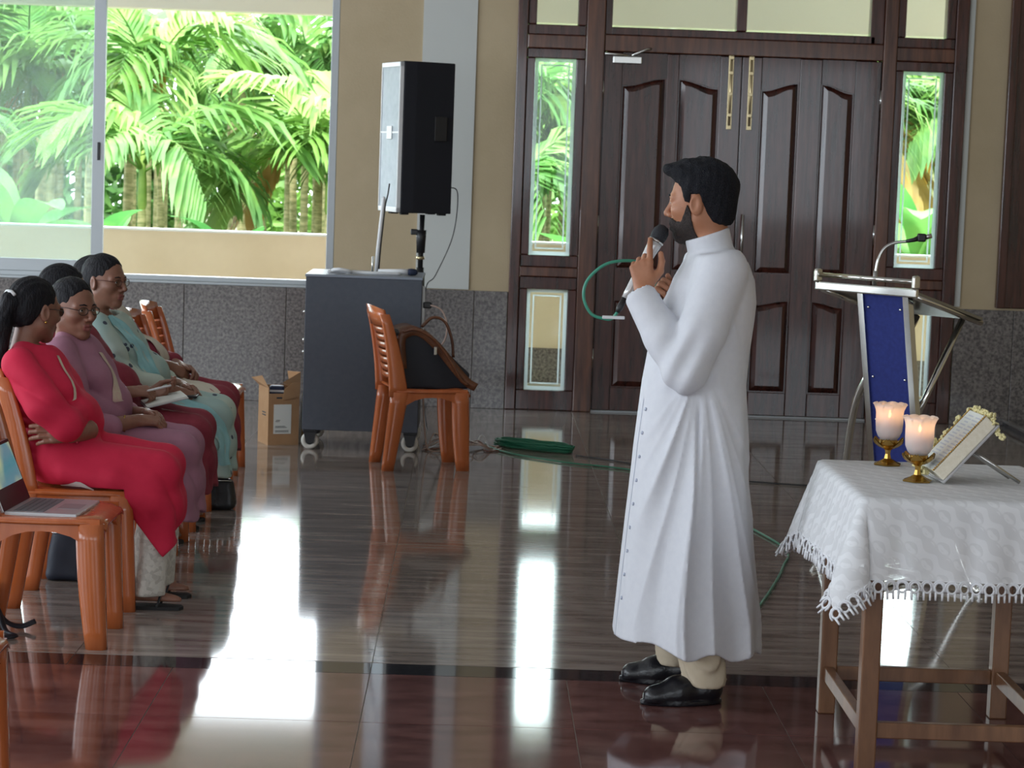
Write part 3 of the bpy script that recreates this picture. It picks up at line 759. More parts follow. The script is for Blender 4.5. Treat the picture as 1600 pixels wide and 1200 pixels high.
sp = thing('loudspeaker', 'tall black loudspeaker cabinet with a silver front grille', 'loudspeaker', (-0.335, 14.05, 1.325), math.radians(20))
# body: trapezoid plan, the narrow front faces local -x
plan = [(-0.20, -0.19), (-0.20, 0.19), (-0.12, 0.19), (0.14, 0.14), (0.14, -0.14), (-0.12, -0.19)]
MB().prism(plan, 0.012, 0.925, 'z', 0.006).build('cabinet', M_SPK, sp)
MB().box((-0.222, -0.175, 0.03), (-0.20, 0.175, 0.905), 0.008).build('grille', M_GRILL, sp)
g = MB(); 
for lo, hi in (((-0.226, -0.185, 0.015), (-0.2, -0.172, 0.92)), ((-0.226, 0.172, 0.015), (-0.2, 0.185, 0.92)), ((-0.226, -0.185, 0.015), (-0.2, 0.185, 0.045)), ((-0.226, -0.185, 0.89), (-0.2, 0.185, 0.92))): g.box(lo, hi, 0.003)
g.build('grille_frame', M_WPLAST, sp)
MB().box((-0.226, -0.172, 0.492), (-0.2225, 0.172, 0.502)).build('trim_line', M_WPLAST, sp); MB().box((-0.228, -0.05, 0.455), (-0.2225, 0.05, 0.535), 0.002).build('badge', M_WPLAST, sp)
for s, nm in ((-1, 0), (1, 0)):
    MB().box((0.01, s*0.155-0.012, 0.45), (0.09, s*0.155+0.014, 0.60), 0.004).build('side_handle', M_BLACK, sp)
    for x in (-0.15, 0.09): MB().box((x-0.025, s*0.10-0.025, 0.0), (x+0.025, s*0.11+0.025, 0.014), 0.004).build('foot', M_RUBBER, sp)
MB().box((0.138, -0.07, 0.20), (0.146, 0.07, 0.36), 0.003).build('connector_plate', M_BLACK, sp)
o = MB().tube(spline([(-0.18, 14.15, 1.50), (-0.12, 14.20, 1.46), (-0.14, 14.2, 1.2), (-0.24, 14.18, 0.95), (-0.30, 14.12, 0.85), (-0.31, 14.10, 0.40), (-0.26, 14.0, 0.012), (-0.20, 13.7, 0.006)]), 0.0035, 6).build('speaker_cable', M_BLACK)
tag(o, 'thin dark cable hanging from the tall loudspeaker', 'cable')

# ------------------------------------------------------------------ cardboard box beside the cabinet
M_CARD = mat('brown_cardboard', (0.36, 0.20, 0.095), 0.85, col2=(0.42, 0.245, 0.125), scale=6, bump=0.1, bscale=40)
M_PAPER = mat('white_paper', (0.70, 0.71, 0.66), 0.8)
M_INK = mat('dark_ink', (0.03, 0.04, 0.05), 0.7)
bxo = thing('cardboard_box', 'open brown cardboard box with a white shipping label, beside the grey cabinet', 'box', (-1.105, 13.12, 0), math.radians(22))
W2, D2, H2 = 0.092, 0.10, 0.33
for nm, lo, hi in (('side_wall', (-W2, -D2, 0), (W2, -D2+0.005, H2*0.90)), ('side_wall', (-W2, D2-0.005, 0), (W2, D2, H2)), ('end_wall', (-W2, -D2+0.005, 0), (-W2+0.005, D2-0.005, H2)), ('end_wall', (W2-0.005, -D2+0.005, 0), (W2, D2-0.005, H2)), ('base', (-W2+0.005, -D2+0.005, 0), (W2-0.005, D2-0.005, 0.005))):
    MB().box(lo, hi).build(nm, M_CARD, bxo)
MB().add([(-W2, -D2, H2), (-W2, D2, H2), (-W2-0.05, D2*0.9, H2+0.045), (-W2-0.03, -D2*0.6, H2+0.07)], [(0, 1, 2, 3)]).build('flap', M_CARD, bxo)
fl = [(W2, -D2, H2*0.90), (W2, D2, H2), (W2-0.02, D2*0.8, H2+0.08), (W2+0.02, -D2*0.4, H2+0.085), (W2-0.10, -D2*0.9, H2+0.03)]
MB().add(fl+[(p[0]+0.003, p[1], p[2]+0.002) for p in fl], [(0, 1, 2, 3, 4), (9, 8, 7, 6, 5), (0, 4, 9, 5), (4, 3, 8, 9), (3, 2, 7, 8)]).build('flap', M_CARD, bxo)
MB().prism([(-0.01, 0.26), (W2, 0.28), (W2, 0.365), (0.045, 0.36), (0.0, 0.325)], -D2-0.006, -D2-0.002).build('flap', M_CARD, bxo)
lb = MB().box((-0.060, -D2-0.0015, 0.065), (0.045, -D2, 0.235)).build('shipping_label', M_PAPER, bxo)
for z, x0, x1 in ((0.075, -0.05, 0.030), (0.082, -0.05, 0.030), (0.10, -0.05, 0.02), (0.107, -0.05, 0.01), (0.135, -0.05, -0.025), (0.142, -0.045, -0.02)):
    MB().box((x0, -D2-0.0022, z), (x1, -D2-0.0015, z+0.003)).build('print_line', M_INK, lb)
MB().box((-0.045, -D2-0.001, 0.268), (-0.012, -D2, 0.277)).build('carton_mark', M_INK, bxo)
for z in (0.165, 0.18): MB().box((-W2-0.001, -0.05, z), (-W2, 0.02, z+0.007)).build('carton_mark', M_INK, bxo)
o = MB().box((-0.055, -0.04, 0.005), (0.03, 0.03, 0.335), 0.012).build('packed_device', M_BLUEB, None, (-1.105, 13.12, 0.0)); tag(o, 'dark blue device with a white stripe sticking out of the cardboard box', 'device')
MB().box((-0.056, -0.0415, 0.300), (0.031, -0.038, 0.312)).build('stripe', M_WPLAST, o)
# papers squeezed between box and cabinet
pp = thing('paper_bundle', 'bundle of white and yellow papers wedged between carton and cabinet', 'papers', (-0.985, 13.22, 0))
for i, (z0, z1, m) in enumerate(((0.0, 0.24, M_PAPER), (0.0, 0.27, M_PAPER), (0.02, 0.40, mat('yellowed_paper', (0.55, 0.40, 0.16), 0.8)), (0.0, 0.36, M_CARD))):
    MB().prism([(-0.012+0.006*i, z0), (0.0+0.006*i, z0), (0.016+0.004*i, z1), (0.006+0.004*i, z1)], -0.08+0.03*i, 0.07).build('sheet', m, pp)

# ------------------------------------------------------------------ leather bag on the chair by the cabinet
M_LEATH = mat('brown_leather', (0.105, 0.035, 0.016), 0.38, col2=(0.17, 0.065, 0.030), scale=7, bump=0.25, bscale=40)
M_NAVY = mat('black_nylon', (0.010, 0.011, 0.018), 0.6)
bag = thing('leather_bag', 'brown leather shoulder bag with black side slumped on a plastic chair', 'bag', (-0.235, 12.31, 0.445), math.radians(13.6))
S = SDF((-0.22, -0.20, -0.02), (0.28, 0.20, 0.34), 0.008)
S.func(lambda x, y, z: np.maximum.reduce(np.broadcast_arrays(0.8*(z-0.285+0.95*np.maximum(x+0.03, 0)), -z+0.004, np.abs(y)-0.115, -x-0.165-0.10*z, x-0.19)), 0)
S.f += 0.0; S.f -= 0.012
S.disp(lambda x, y, z: 0.004*np.sin(30*x+12*z)*np.cos(22*y))
V, Q = S.net(); V = relax(V, Q, 3)
link('side_gusset', np_mesh('side_gusset', V, Q, M_NAVY), bag)
def sheet(pts, w, th, name, m, par, yoff=0.0):
    sec = []
    for i, p in enumerate(pts):
        p = Vector(p); t = (Vector(pts[min(i+1, len(pts)-1)])-Vector(pts[max(i-1, 0)])).normalized(); nn = Vector((-t.z, 0, t.x))
        a, c = p, p+nn*th; sec.append([(a.x, a.y-w, a.z), (a.x, a.y+w, a.z), (c.x, c.y+w*0.98, c.z), (c.x, c.y-w*0.98, c.z)])
    v, f = loft(sec); return MB().add(v, f, True).build(name, m, par)
sheet(spline([(-0.19, 0, 0.10), (-0.20, 0, 0.27), (-0.13, 0, 0.325), (-0.05, 0, 0.31), (0.04, 0, 0.235), (0.13, 0, 0.13), (0.20, 0, 0.055), (0.25, 0, 0.025)], 5), 0.145, -0.045, 'flap', M_LEATH, bag)
MB().tube(spline([(-0.17, -0.13, 0.30), (-0.10, -0.15, 0.315), (0.0, -0.152, 0.26), (0.09, -0.15, 0.15), (0.15, -0.145, 0.05), (0.19, -0.14, 0.02)], 6), 0.020, 10, flat=0.45).build('strap', M_LEATH, bag)
MB().tube(spline([(-0.03, 0.05, 0.315), (0.03, 0.06, 0.365), (0.10, 0.06, 0.345), (0.14, 0.05, 0.25), (0.15, 0.04, 0.15)], 6), 0.016, 10, flat=0.5).build('handle', M_LEATH, bag)
MB().box((-0.005, -0.165, 0.18), (0.012, -0.150, 0.225), 0.003).build('buckle', M_STEEL, bag)

# ------------------------------------------------------------------ cables by the cabinet
M_GREEN = mat('green_cable', (0.015, 0.16, 0.085), 0.4)
M_WIRE = mat('pink_white_wire', (0.50, 0.36, 0.30), 0.5)
o = MB().tube(spline([(-0.27, 12.90, 0.84), (-0.245, 12.88, 0.845), (-0.18, 12.88, 0.82), (-0.145, 12.88, 0.74), (-0.155, 12.88, 0.65), (-0.20, 12.88, 0.60), (-0.26, 12.90, 0.58), (-0.272, 12.92, 0.40), (-0.25, 12.93, 0.1), (-0.22, 12.95, 0.006), (-0.10, 13.0, 0.006)]), 0.005, 6).build('plug_lead', M_WIRE); tag(o, 'pale looped plug lead hanging from the power strip of the cabinet', 'cable')
MB().box((-0.285, 12.875, 0.825), (-0.235, 12.915, 0.862), 0.008).build('plug', M_BLACK, o)
r_ = random.Random(3)
for i in range(7):
    p = [( -0.24+0.06*j+0.05*r_.random()-0.025, 13.1+0.30*r_.random()-0.15, 0.006+(0.07*r_.random() if 0 < j < 6 else 0)) for j in range(8)]
    o = MB().tube(spline(p, 5), 0.004, 5).build('loose_wire', (M_WIRE, mat('brown_wire', (0.20, 0.08, 0.05), 0.5), M_WPLAST)[i % 3])
    tag(o, ('pale pink wire', 'thin brown wire', 'white wire')[i % 3]+' in the tangle on the floor behind the chair with the bag', 'wire', 'tangled wires on the floor')
coil = thing('cable_coil', 'flattened coil of dark green cable lying on the floor', 'cable', (0.37, 13.20, 0), math.radians(-33))
for i in range(11):
    a, bb = 0.26+0.006*r_.random()-0.012*(i % 3), 0.055-0.004*(i % 4); z = 0.008+0.0055*i*0.6; ox, oy = 0.02*r_.random(), 0.02*r_.random()
    pts = [(ox+a*math.copysign(abs(math.cos(q))**0.7, math.cos(q)), oy+(bb+0.03*r_.random())*math.sin(q), z+0.006*r_.random()) for q in [2*PI*k/28 for k in range(29)]]
    pts[-1] = pts[0]; MB().tube(pts, 0.0055, 6).build('cable_turn', M_GREEN, coil)
o = MB().tube(spline([(0.10, 13.30, 0.01), (0.16, 13.10, 0.008), (0.30, 12.86, 0.008), (0.55, 12.62, 0.007), (0.80, 12.48, 0.007), (0.95, 12.30, 0.007), (1.15, 11.6, 0.007), (1.32, 10.6, 0.007), (1.42, 9.95, 0.007), (1.35, 9.5, 0.007), (1.25, 9.05, 0.007), (1.10, 8.45, 0.007), (0.98, 7.9, 0.007), (0.86, 7.62, 0.007)], 7), 0.0055, 6).build('floor_cable', M_GREEN)
tag(o, 'green microphone cable trailing over the floor behind the priest', 'cable')
o = MB().tube(spline([(0.62, 12.95, 0.006), (0.85, 12.75, 0.006), (1.25, 12.25, 0.006), (1.7, 12.05, 0.006), (2.2, 12.0, 0.006), (2.6, 12.3, 0.006)], 7), 0.0045, 6).build('black_cable', M_BLACK)
tag(o, 'thin black cable crossing the floor towards the lectern', 'cable')
# ------------------------------------------------------------------ lectern: steel frame, blue panel, sloping desk, gooseneck microphone
M_BLUE = mat('royal_blue_felt', (0.012, 0.022, 0.16), 0.8, col2=(0.016, 0.03, 0.20), scale=60)
lec = thing('lectern', 'stainless steel lectern with a royal blue panel and curved legs', 'lectern', (1.64, 9.32, 0), math.radians(-48))
# local frame: +x runs along the high front edge (towards the camera's right), +y points back to the reader, z up
def lp(nm, b, m=M_CHROME, par=None): return b.build(nm, m, par or lec)
LEAN = lambda z: 0.19*(1.19-z)
def slab(x0, x1, y0, y1, z0, z1):
    b = MB(); v = [(x, y+LEAN(z), z) for z in (z0, z1) for x, y in ((x0, y0), (x1, y0), (x1, y1), (x0, y1))]
    return b.add(v, [(3, 2, 1, 0), (4, 5, 6, 7), (0, 1, 5, 4), (1, 2, 6, 5), (2, 3, 7, 6), (3, 0, 4, 7)])
lp('panel', slab(-0.042, 0.162, -0.006, 0.006, 0.40, 1.187), M_BLUE)
for s in (-0.056, 0.176): lp('upright', slab(s-0.014, s+0.014, -0.016, 0.016, 0.03, 1.19))
for x in (-0.022, 0.142):
    for z in (0.66, 0.84, 1.13): lp('screw', MB().sphere((x, -0.008+LEAN(z), z), 0.006), M_CHROME)
# desk board, high at the front (audience) edge
dk = MB(); dk.add([(-0.25, -0.04, 1.20), (0.25, -0.04, 1.20), (0.25, 0.42, 1.085), (-0.25, 0.42, 1.085), (-0.25, -0.04, 1.212), (0.25, -0.04, 1.212), (0.25, 0.42, 1.097), (-0.25, 0.42, 1.097)], [(3, 2, 1, 0), (4, 5, 6, 7), (0, 1, 5, 4), (1, 2, 6, 5), (2, 3, 7, 6), (3, 0, 4, 7)])
desk = lp('desk', dk, mat('dull_steel_sheet', (0.30, 0.30, 0.29), 0.25, 0.9))
lp('desk_edge', MB().box((-0.262, -0.058, 1.186), (0.262, -0.038, 1.222), 0.006), M_CHROME, desk)
lp('desk_rail', MB().tube([(-0.25, -0.048, 1.250), (0.25, -0.048, 1.250)], 0.010), M_CHROME, desk)
for s in (-1, 1): lp('desk_finial', MB().box((s*0.252-0.011, -0.07, 1.218), (s*0.252+0.011, -0.03, 1.276), 0.011), M_CHROME, desk)
for s in (-1, 1): lp('desk_bearer', MB().tube([(s*0.24, -0.03, 1.19), (s*0.238, 0.20, 1.132), (s*0.235, 0.43, 1.075)], 0.013), M_CHROME, desk)
for s0 in (-0.056, 0.176): lp('strut', MB().tube([(s0, LEAN(0.68), 0.68), (s0+0.005, 0.20, 0.84), (s0+0.015, 0.36, 1.085)], 0.014))
lp('lower_bar', slab(-0.056, 0.176, -0.012, 0.012, 0.375, 0.40))
# curved legs ending in small scrolls
for s0, d0 in ((-0.056, -1), (0.176, 1)):
    pts = spline([(s0+d0*x, LEAN(max(z, 0.3)), z) for x, z in [(x_, z_*(1.0 if d0 < 0 else 0.55)) for x_, z_ in ((0.0, 0.84), (0.065, 0.74), (0.108, 0.62), (0.14, 0.50), (0.205, 0.26), (0.255, 0.10), (0.29, 0.025), (0.31, 0.016), (0.322, 0.040), (0.308, 0.058))]], 5)
    lp('leg', MB().tube(pts, 0.016, 10))
lp('foot_bar', MB().box((-0.33, 0.155, 0.012), (0.45, 0.183, 0.036), 0.005))
for x in (-0.056, 0.176): lp('foot_bar', MB().box((x-0.014, -0.10, 0.0), (x+0.014, 0.36, 0.022), 0.005))
gm = thing('gooseneck_microphone', 'gooseneck microphone curving up from the lectern desk', 'microphone', (1.655, 9.38, 1.208))
MB().tube([(0, 0, 0), (0.002, 0, 0.07)], 0.010, 12).build('base_sleeve', M_STEEL, gm)
MB().tube(spline([(0.002, 0, 0.06), (0.012, 0, 0.12), (0.035, 0, 0.165), (0.075, 0, 0.188), (0.13, 0, 0.196)], 6), 0.0065, 10).build('gooseneck', M_STEEL, gm)
MB().tube([(0.12, 0, 0.195), (0.155, 0, 0.203), (0.175, 0, 0.212)], [0.007, 0.009, 0.011], 10).build('capsule', M_BLACK, gm)
MB().box((0.168, -0.016, 0.196), (0.202, 0.016, 0.230), 0.006).build('windscreen', M_BLACK, gm)
MB().tube([(0.2, 0, 0.215), (0.226, 0, 0.222)], 0.010, 10).build('tip', M_STEEL, gm)

# ------------------------------------------------------------------ small table, cloth, candles, book
M_TWOOD = mat('brown_table_wood', (0.11, 0.045, 0.020), 0.35, col2=(0.24, 0.115, 0.055), scale=5, stretch=(3, 3, 0.6), lo=0.3, hi=0.7)
TX0, TX1, TY0, TY1, TZ = 1.10, 1.72, 6.20, 7.00, 0.785
tb = thing('side_table', 'brown wooden table with stretchers under a white lace cloth', 'table', ((TX0+TX1)/2, (TY0+TY1)/2, 0))
hx, hy = (TX1-TX0)/2, (TY1-TY0)/2
MB().box((-hx, -hy, TZ-0.028), (hx, hy, TZ), 0.004).build('table_top', M_TWOOD, tb)
lw = 0.026
for sx in (-1, 1):
    for sy in (-1, 1):
        cx, cy = sx*(hx-0.042), sy*(hy-0.042); MB().box((cx-lw, cy-lw, 0), (cx+lw, cy+lw, TZ-0.028), 0.004).build('leg', M_TWOOD, tb)
for sx in (-1, 1):
    cx = sx*(hx-0.042); MB().box((cx-0.014, -hy+0.068, 0.105), (cx+0.014, hy-0.068, 0.150), 0.003).build('stretcher', M_TWOOD, tb); MB().box((cx-0.010, -hy+0.068, TZ-0.11), (cx+0.010, hy-0.068, TZ-0.028), 0.003).build('apron', M_TWOOD, tb)
for sy in (-1, 1):
    cy = sy*(hy-0.042); MB().box((-hx+0.068, cy-0.014, 0.105), (hx-0.068, cy+0.014, 0.150), 0.003).build('stretcher', M_TWOOD, tb); MB().box((-hx+0.068, cy-0.010, TZ-0.11), (hx-0.068, cy+0.010, TZ-0.028), 0.003).build('apron', M_TWOOD, tb)

def lace_mat():
    m, nt, b = _nodes('white_lace'); out = nt.nodes['Material Output']
    tc = N(nt, 'ShaderNodeTexCoord'); mg = N(nt, 'ShaderNodeTexMagic', Scale=14.0, Distortion=1.6, turbulence_depth=2)
    nt.links.new(tc.outputs['UV'], mg.inputs['Vector'])
    rp = N(nt, 'ShaderNodeValToRGB'); rp.color_ramp.interpolation = 'EASE'
    rp.color_ramp.elements[0].position = 0.44; rp.color_ramp.elements[0].color = (0.86,)*3+(1,); rp.color_ramp.elements[1].position = 0.50; rp.color_ramp.elements[1].color = (0.97,)*3+(1,)
    nt.links.new(mg.outputs['Fac'], rp.inputs['Fac'])
    b.inputs['Base Color'].default_value = (0.84, 0.85, 0.87, 1); b.inputs['Roughness'].default_value = 0.8
    tr = N(nt, 'ShaderNodeBsdfTransparent'); ms = N(nt, 'ShaderNodeMixShader')
    nt.links.new(rp.outputs['Color'], ms.inputs[0]); nt.links.new(tr.outputs[0], ms.inputs[1]); nt.links.new(b.outputs[0], ms.inputs[2]); nt.links.new(ms.outputs[0], out.inputs['Surface'])
    return m
M_LACE = lace_mat(); M_TRIM = mat('white_crochet', (0.82, 0.83, 0.86), 0.8)
OV = 0.235
def cloth_point(u, v):
    """u, v measured on the flat cloth from the table's near-left corner"""
    lx, ly = TX1-TX0, TY1-TY0; zt = TZ+0.004
    ex = -u if u < 0 else (u-lx if u > lx else 0); ey = -v if v < 0 else (v-ly if v > ly else 0)
    px_ = min(max(u, 0), lx); py_ = min(max(v, 0), ly); sx = -1 if u < 0 else 1; sy = -1 if v < 0 else 1
    R = 0.018
    def hang(r):
        if r < R*PI/2: a = r/R; return R*math.sin(a), -R*(1-math.cos(a))
        q = r-R*PI/2; return R+q*0.10, -R-q*0.985
    if ex and ey:
        r = math.hypot(ex, ey); a = math.atan2(ey, ex); o, dz = hang(r)
        # the spare cloth of the corner gathers into one outward fold
        f = math.sin(2*a)**2; o = o+0.26*max(0, r-0.03)*f
        bow = 0.03*min(1, r/0.2)*math.sin(4*a)
        return (TX0+px_+sx*(o*math.cos(a)+bow*math.sin(a)), TY0+py_+sy*(o*math.sin(a)-bow*math.cos(a)), zt+dz*(1-0.06*f))
    r = ex or ey; o, dz = hang(r) if r else (0, 0)
    t = v if ex else u; wv = 0.010*math.sin(t*19+1)*min(1, r/0.15)+0.006*math.sin(t*41)*min(1, r/0.2) if r else 0
    lean = 0.05*max(0, (t-0.35*ly))*(r/OV) if ex and sx < 0 else 0
    return (TX0+px_+(sx*(o+abs(wv)+lean) if ex else 0), TY0+py_+(sy*(o+abs(wv)) if ey else 0), zt+dz)
nu, nv = 64, 72; lx, ly = TX1-TX0, TY1-TY0
def spread(n, L):
    out = []
    for i in range(n+1):
        out.append(-OV+(L+2*OV)*i/n)
    return out
US, VS = spread(nu, lx), spread(nv, ly)
me = bpy.data.meshes.new('tablecloth'); me.from_pydata([cloth_point(u, v) for v in VS for u in US], [], [(j*(nu+1)+i, j*(nu+1)+i+1, (j+1)*(nu+1)+i+1, (j+1)*(nu+1)+i) for j in range(nv) for i in range(nu)])
uv = me.uv_layers.new(name='UVMap'); flat = [(u, v) for v in VS for u in US]
for l in me.loops: uv.data[l.index].uv = flat[l.vertex_index]
me.polygons.foreach_set('use_smooth', [True]*len(me.polygons)); me.materials.append(M_LACE)
cloth = link('tablecloth', me); tag(cloth, 'white lace tablecloth with a crocheted hem draped over the wooden table', 'tablecloth')
# crocheted hem: scallops all along the edge
sc = MB(); ring = [(0.013*math.cos(q), 0, -0.017+0.015*math.sin(q)) for q in [2*PI*k/10 for k in range(11)]]; sc.tube(ring, 0.0036, 5)
sc.tube([(0.020*math.cos(q), 0, -0.020+0.022*math.sin(q)) for q in [-0.3+3.74*k/7 for k in range(8)]], 0.0030, 4)
for x in (-0.009, 0.009): sc.tube([(x, 0, -0.030), (x, 0, -0.052)], [0.0042, 0.003], 5)
SCM = sc.mesh('lace_scallop', M_TRIM)
def scallop(u, v, du, dv, ou, ov):
    p = Vector(cloth_point(u, v)); t = (Vector(cloth_point(u+du, v+dv))-Vector(cloth_point(u-du, v-dv))).normalized()
    d = (p-Vector(cloth_point(u-ou*0.02, v-ov*0.02))).normalized(); zz = -(d-t*d.dot(t)).normalized(); yy = zz.cross(t).normalized()
    o = link('lace_scallop', SCM, cloth); m = Matrix((t, yy, zz)).transposed().to_4x4(); m.translation = p; o.matrix_world = m
step = 0.034; k = int((lx+2*OV)/step)
for i in range(k+1):
    u = -OV+(lx+2*OV)*i/k; scallop(u, -OV, 0.004, 0, 0, -1)
    scallop(u, ly+OV, 0.004, 0, 0, 1)
k = int((ly+2*OV)/step)
for i in range(1, k):
    v = -OV+(ly+2*OV)*i/k; scallop(-OV, v, 0, 0.004, -1, 0); scallop(lx+OV, v, 0, 0.004, 1, 0)

# candle lamps
M_GOLD = mat('polished_brass', (0.52, 0.32, 0.085), 0.22, 1.0)
M_WAX = mat('peach_wax', (0.90, 0.52, 0.43), 0.5, sub=0.5)
M_FLAME = mat_emit('candle_flame', (1.0, 0.50, 0.14), 18.0)
def frosted():
    m, nt, b = _nodes('frosted_glass'); out = nt.nodes['Material Output']; nt.nodes.remove(b)
    tr = N(nt, 'ShaderNodeBsdfTransparent', Color=(1, 1, 1, 1)); tl = N(nt, 'ShaderNodeBsdfTranslucent', Color=(0.92, 0.90, 0.89, 1)); df = N(nt, 'ShaderNodeBsdfDiffuse', Color=(0.85, 0.84, 0.84, 1)); gl = N(nt, 'ShaderNodeBsdfGlossy', Roughness=0.15)
    a = N(nt, 'ShaderNodeMixShader'); a.inputs[0].default_value = 0.5; nt.links.new(tl.outputs[0], a.inputs[1]); nt.links.new(df.outputs[0], a.inputs[2])
    c = N(nt, 'ShaderNodeMixShader'); c.inputs[0].default_value = 0.26; nt.links.new(a.outputs[0], c.inputs[1]); nt.links.new(tr.outputs[0], c.inputs[2])
    d = N(nt, 'ShaderNodeMixShader'); d.inputs[0].default_value = 0.06; nt.links.new(c.outputs[0], d.inputs[1]); nt.links.new(gl.outputs[0], d.inputs[2]); nt.links.new(d.outputs[0], out.inputs['Surface']); return m
M_FG = frosted()
def candle(x, y, label, rot):
    t = thing('candle_lamp', label, 'candle', (x, y, TZ+0.0045), rot, 'brass candle lamps on the table')
    MB().lathe([(0.0, 0), (0.044, 0.0), (0.046, 0.004), (0.030, 0.010), (0.012, 0.020), (0.0085, 0.034), (0.010, 0.046), (0.018, 0.052), (0.0, 0.053)], 6, smooth=False).build('foot', M_GOLD, t)
    MB().lathe([(0.0, 0.050), (0.022, 0.052), (0.028, 0.060), (0.028, 0.078), (0.025, 0.079), (0.0, 0.070)], 20).build('cup', M_GOLD, t)
    for i in range(6):
        a = i*PI/3; v = []; 
        for r, z, w in ((0.016, 0.052, 0.011), (0.032, 0.056, 0.018), (0.045, 0.066, 0.017), (0.053, 0.080, 0.004)):
            for s in (-1, 0, 1): v.append((r-0.003*abs(s), s*w, z+0.003*abs(s)))
        for p in list(v): v.append((p[0]-0.001, p[1], p[2]+0.0018))
        f = [(i2*3+k2, i2*3+k2+1, i2*3+k2+4, i2*3+k2+3) for i2 in range(3) for k2 in range(2)]; f += [tuple(q+12 for q in g_[::-1]) for g_ in f]
        o = MB().add(v, f, True).build('petal', M_GOLD, t); o.rotation_euler.z = a
    wav = lambda r, z, a, i: (r+(0.004*math.cos(10*a) if i in (7, 8, 9) else 0), z+(0.0045*abs(math.sin(5*a)) if i in (7, 8) else 0))
    prof = [(0.0, 0.078), (0.024, 0.078), (0.033, 0.088), (0.040, 0.105), (0.042, 0.130), (0.042, 0.160), (0.044, 0.175), (0.050, 0.188), (0.048, 0.188), (0.0425, 0.175), (0.0400, 0.160), (0.0400, 0.130), (0.038, 0.106), (0.031, 0.091), (0.0, 0.083)]
    MB().lathe(prof, 40, wav=wav).build('glass_shade', M_FG, t)
    w_ = MB().lathe([(0.0, 0.084), (0.021, 0.085), (0.022, 0.100), (0.022, 0.146), (0.0, 0.143)], 24).build('wax', M_WAX, t)
    MB().tube([(0, 0, 0.136), (0.0005, 0, 0.145)], 0.0012, 6).build('wick', M_BLACK, w_)
    MB().lathe([(0.0, 0.1455), (0.0035, 0.149), (0.0045, 0.154), (0.003, 0.161), (0.0, 0.169)], 10).build('flame', M_FLAME, t)
    l = bpy.data.lights.new('candle_light', 'POINT'); l.energy = 0.07; l.color = (1, 0.50, 0.22); l.shadow_soft_size = 0.006
    lo = bpy.data.objects.new('candle_light', l); COL.objects.link(lo); lo.parent = t; lo.location = (0, 0, 0.172)
candle(1.288, 6.915, 'lit frosted candle lamp on a brass lotus foot, close to the priest', 0.3)
candle(1.312, 6.560, 'lit frosted candle lamp on a brass lotus foot, right against the open book', 0.2)

# book on its stand
M_PAGE = mat('cream_page_edges', (0.86, 0.80, 0.66), 0.7, col2=(0.78, 0.71, 0.56), scale=90, stretch=(1, 0.05, 1))
M_COVER = mat('grey_book_cover', (0.42, 0.41, 0.42), 0.5)
bk = thing('book', 'thick open book with gold edging leaning on a metal stand on the table', 'book', (1.375, 6.60, TZ+0.006), math.radians(4))
sl = math.radians(48); Bm = Matrix.Rotation(-sl, 4, 'Y')       # local x climbs the slope, local z leaves the page
def bp(nm, lo, hi, m, bev=0.002, par=None):
    return MB().box(lo, hi, bev, Bm).build(nm, m, par or bk)
bp('cover', (0.0, -0.09, 0.0), (0.232, 0.09, 0.006), M_COVER)
blk = bp('page_block', (0.006, -0.082, 0.006), (0.226, 0.082, 0.048), M_PAGE, 0.004)
M_TEXT = mat('grey_print', (0.52, 0.54, 0.58), 0.8)
bp('page', (0.008, -0.078, 0.0482), (0.224, 0.078, 0.0495), M_PAPER, 0.0, blk)
for c_ in range(2):
    for i in range(17):
        x = 0.022+0.0115*i; y0 = -0.068+0.072*c_; bp('text_line', (x, y0, 0.0496), (x+0.0045, y0+0.060-0.012*((i*7) % 3), 0.0499), M_TEXT, 0.0, blk)
bead = MB(); bead.sphere((0, 0, 0), 0.0032, 6, 4); BEAD = bead.mesh('gold_bead', M_GOLD)
for side in (-1, 1):
    for i in range(34):
        o = link('gold_bead', BEAD, blk); o.location = Bm @ Vector((0.008+0.0066*i, side*0.081, 0.0505))
for s in (-1, 1):
    a = Bm @ Vector((0.13, 0, -0.004)); MB().tube([(a.x, s*0.05, a.z), (0.235, s*0.05, 0.004)], 0.0055, 8).build('stand_leg', M_STEEL, bk)
a = Bm @ Vector((0.002, 0, -0.004)); b2 = Bm @ Vector((0.21, 0, -0.004))
MB().tube([(a.x, 0.0, a.z), (b2.x, 0.0, b2.z)], 0.005, 8).build('stand_spine', M_STEEL, bk)
M_JAS = mat('jasmine_petals', (0.80, 0.72, 0.38), 0.6)
fl = MB()
for i in range(5):
    a = i*2*PI/5; fl.sphere((0.0045*math.cos(a), 0.0045*math.sin(a), 0.002), (0.0045, 0.0045, 0.003), 6, 4)
FLM = fl.mesh('blossom', M_JAS)
gar = thing('flower_garland', 'string of pale yellow blossoms draped over the open book', 'garland', (1.375, 6.60, TZ+0.006), math.radians(4))
path = [Bm @ Vector((0.004+0.0105*i, 0.090, 0.046)) for i in range(22)]+[Bm @ Vector((0.236, 0.085-0.0105*i, 0.044-0.0005*i)) for i in range(16)]
e = path[-1]; path += [e+Vector((0.006*i, -0.003*i, -0.012*i)) for i in range(1, 6)]+[Bm @ Vector((-0.006, -0.05+0.012*i, 0.05)) for i in range(8)]
r_ = random.Random(5)
for p in path:
    for k_ in range(2):
        o = link('blossom', FLM, gar); o.location = p+Vector((r_.gauss(0, 0.004), r_.gauss(0, 0.004), r_.gauss(0, 0.004))); o.rotation_euler = (r_.random()*3, r_.random()*3, r_.random()*6); s_ = 0.9+0.5*r_.random(); o.scale = (s_,)*3
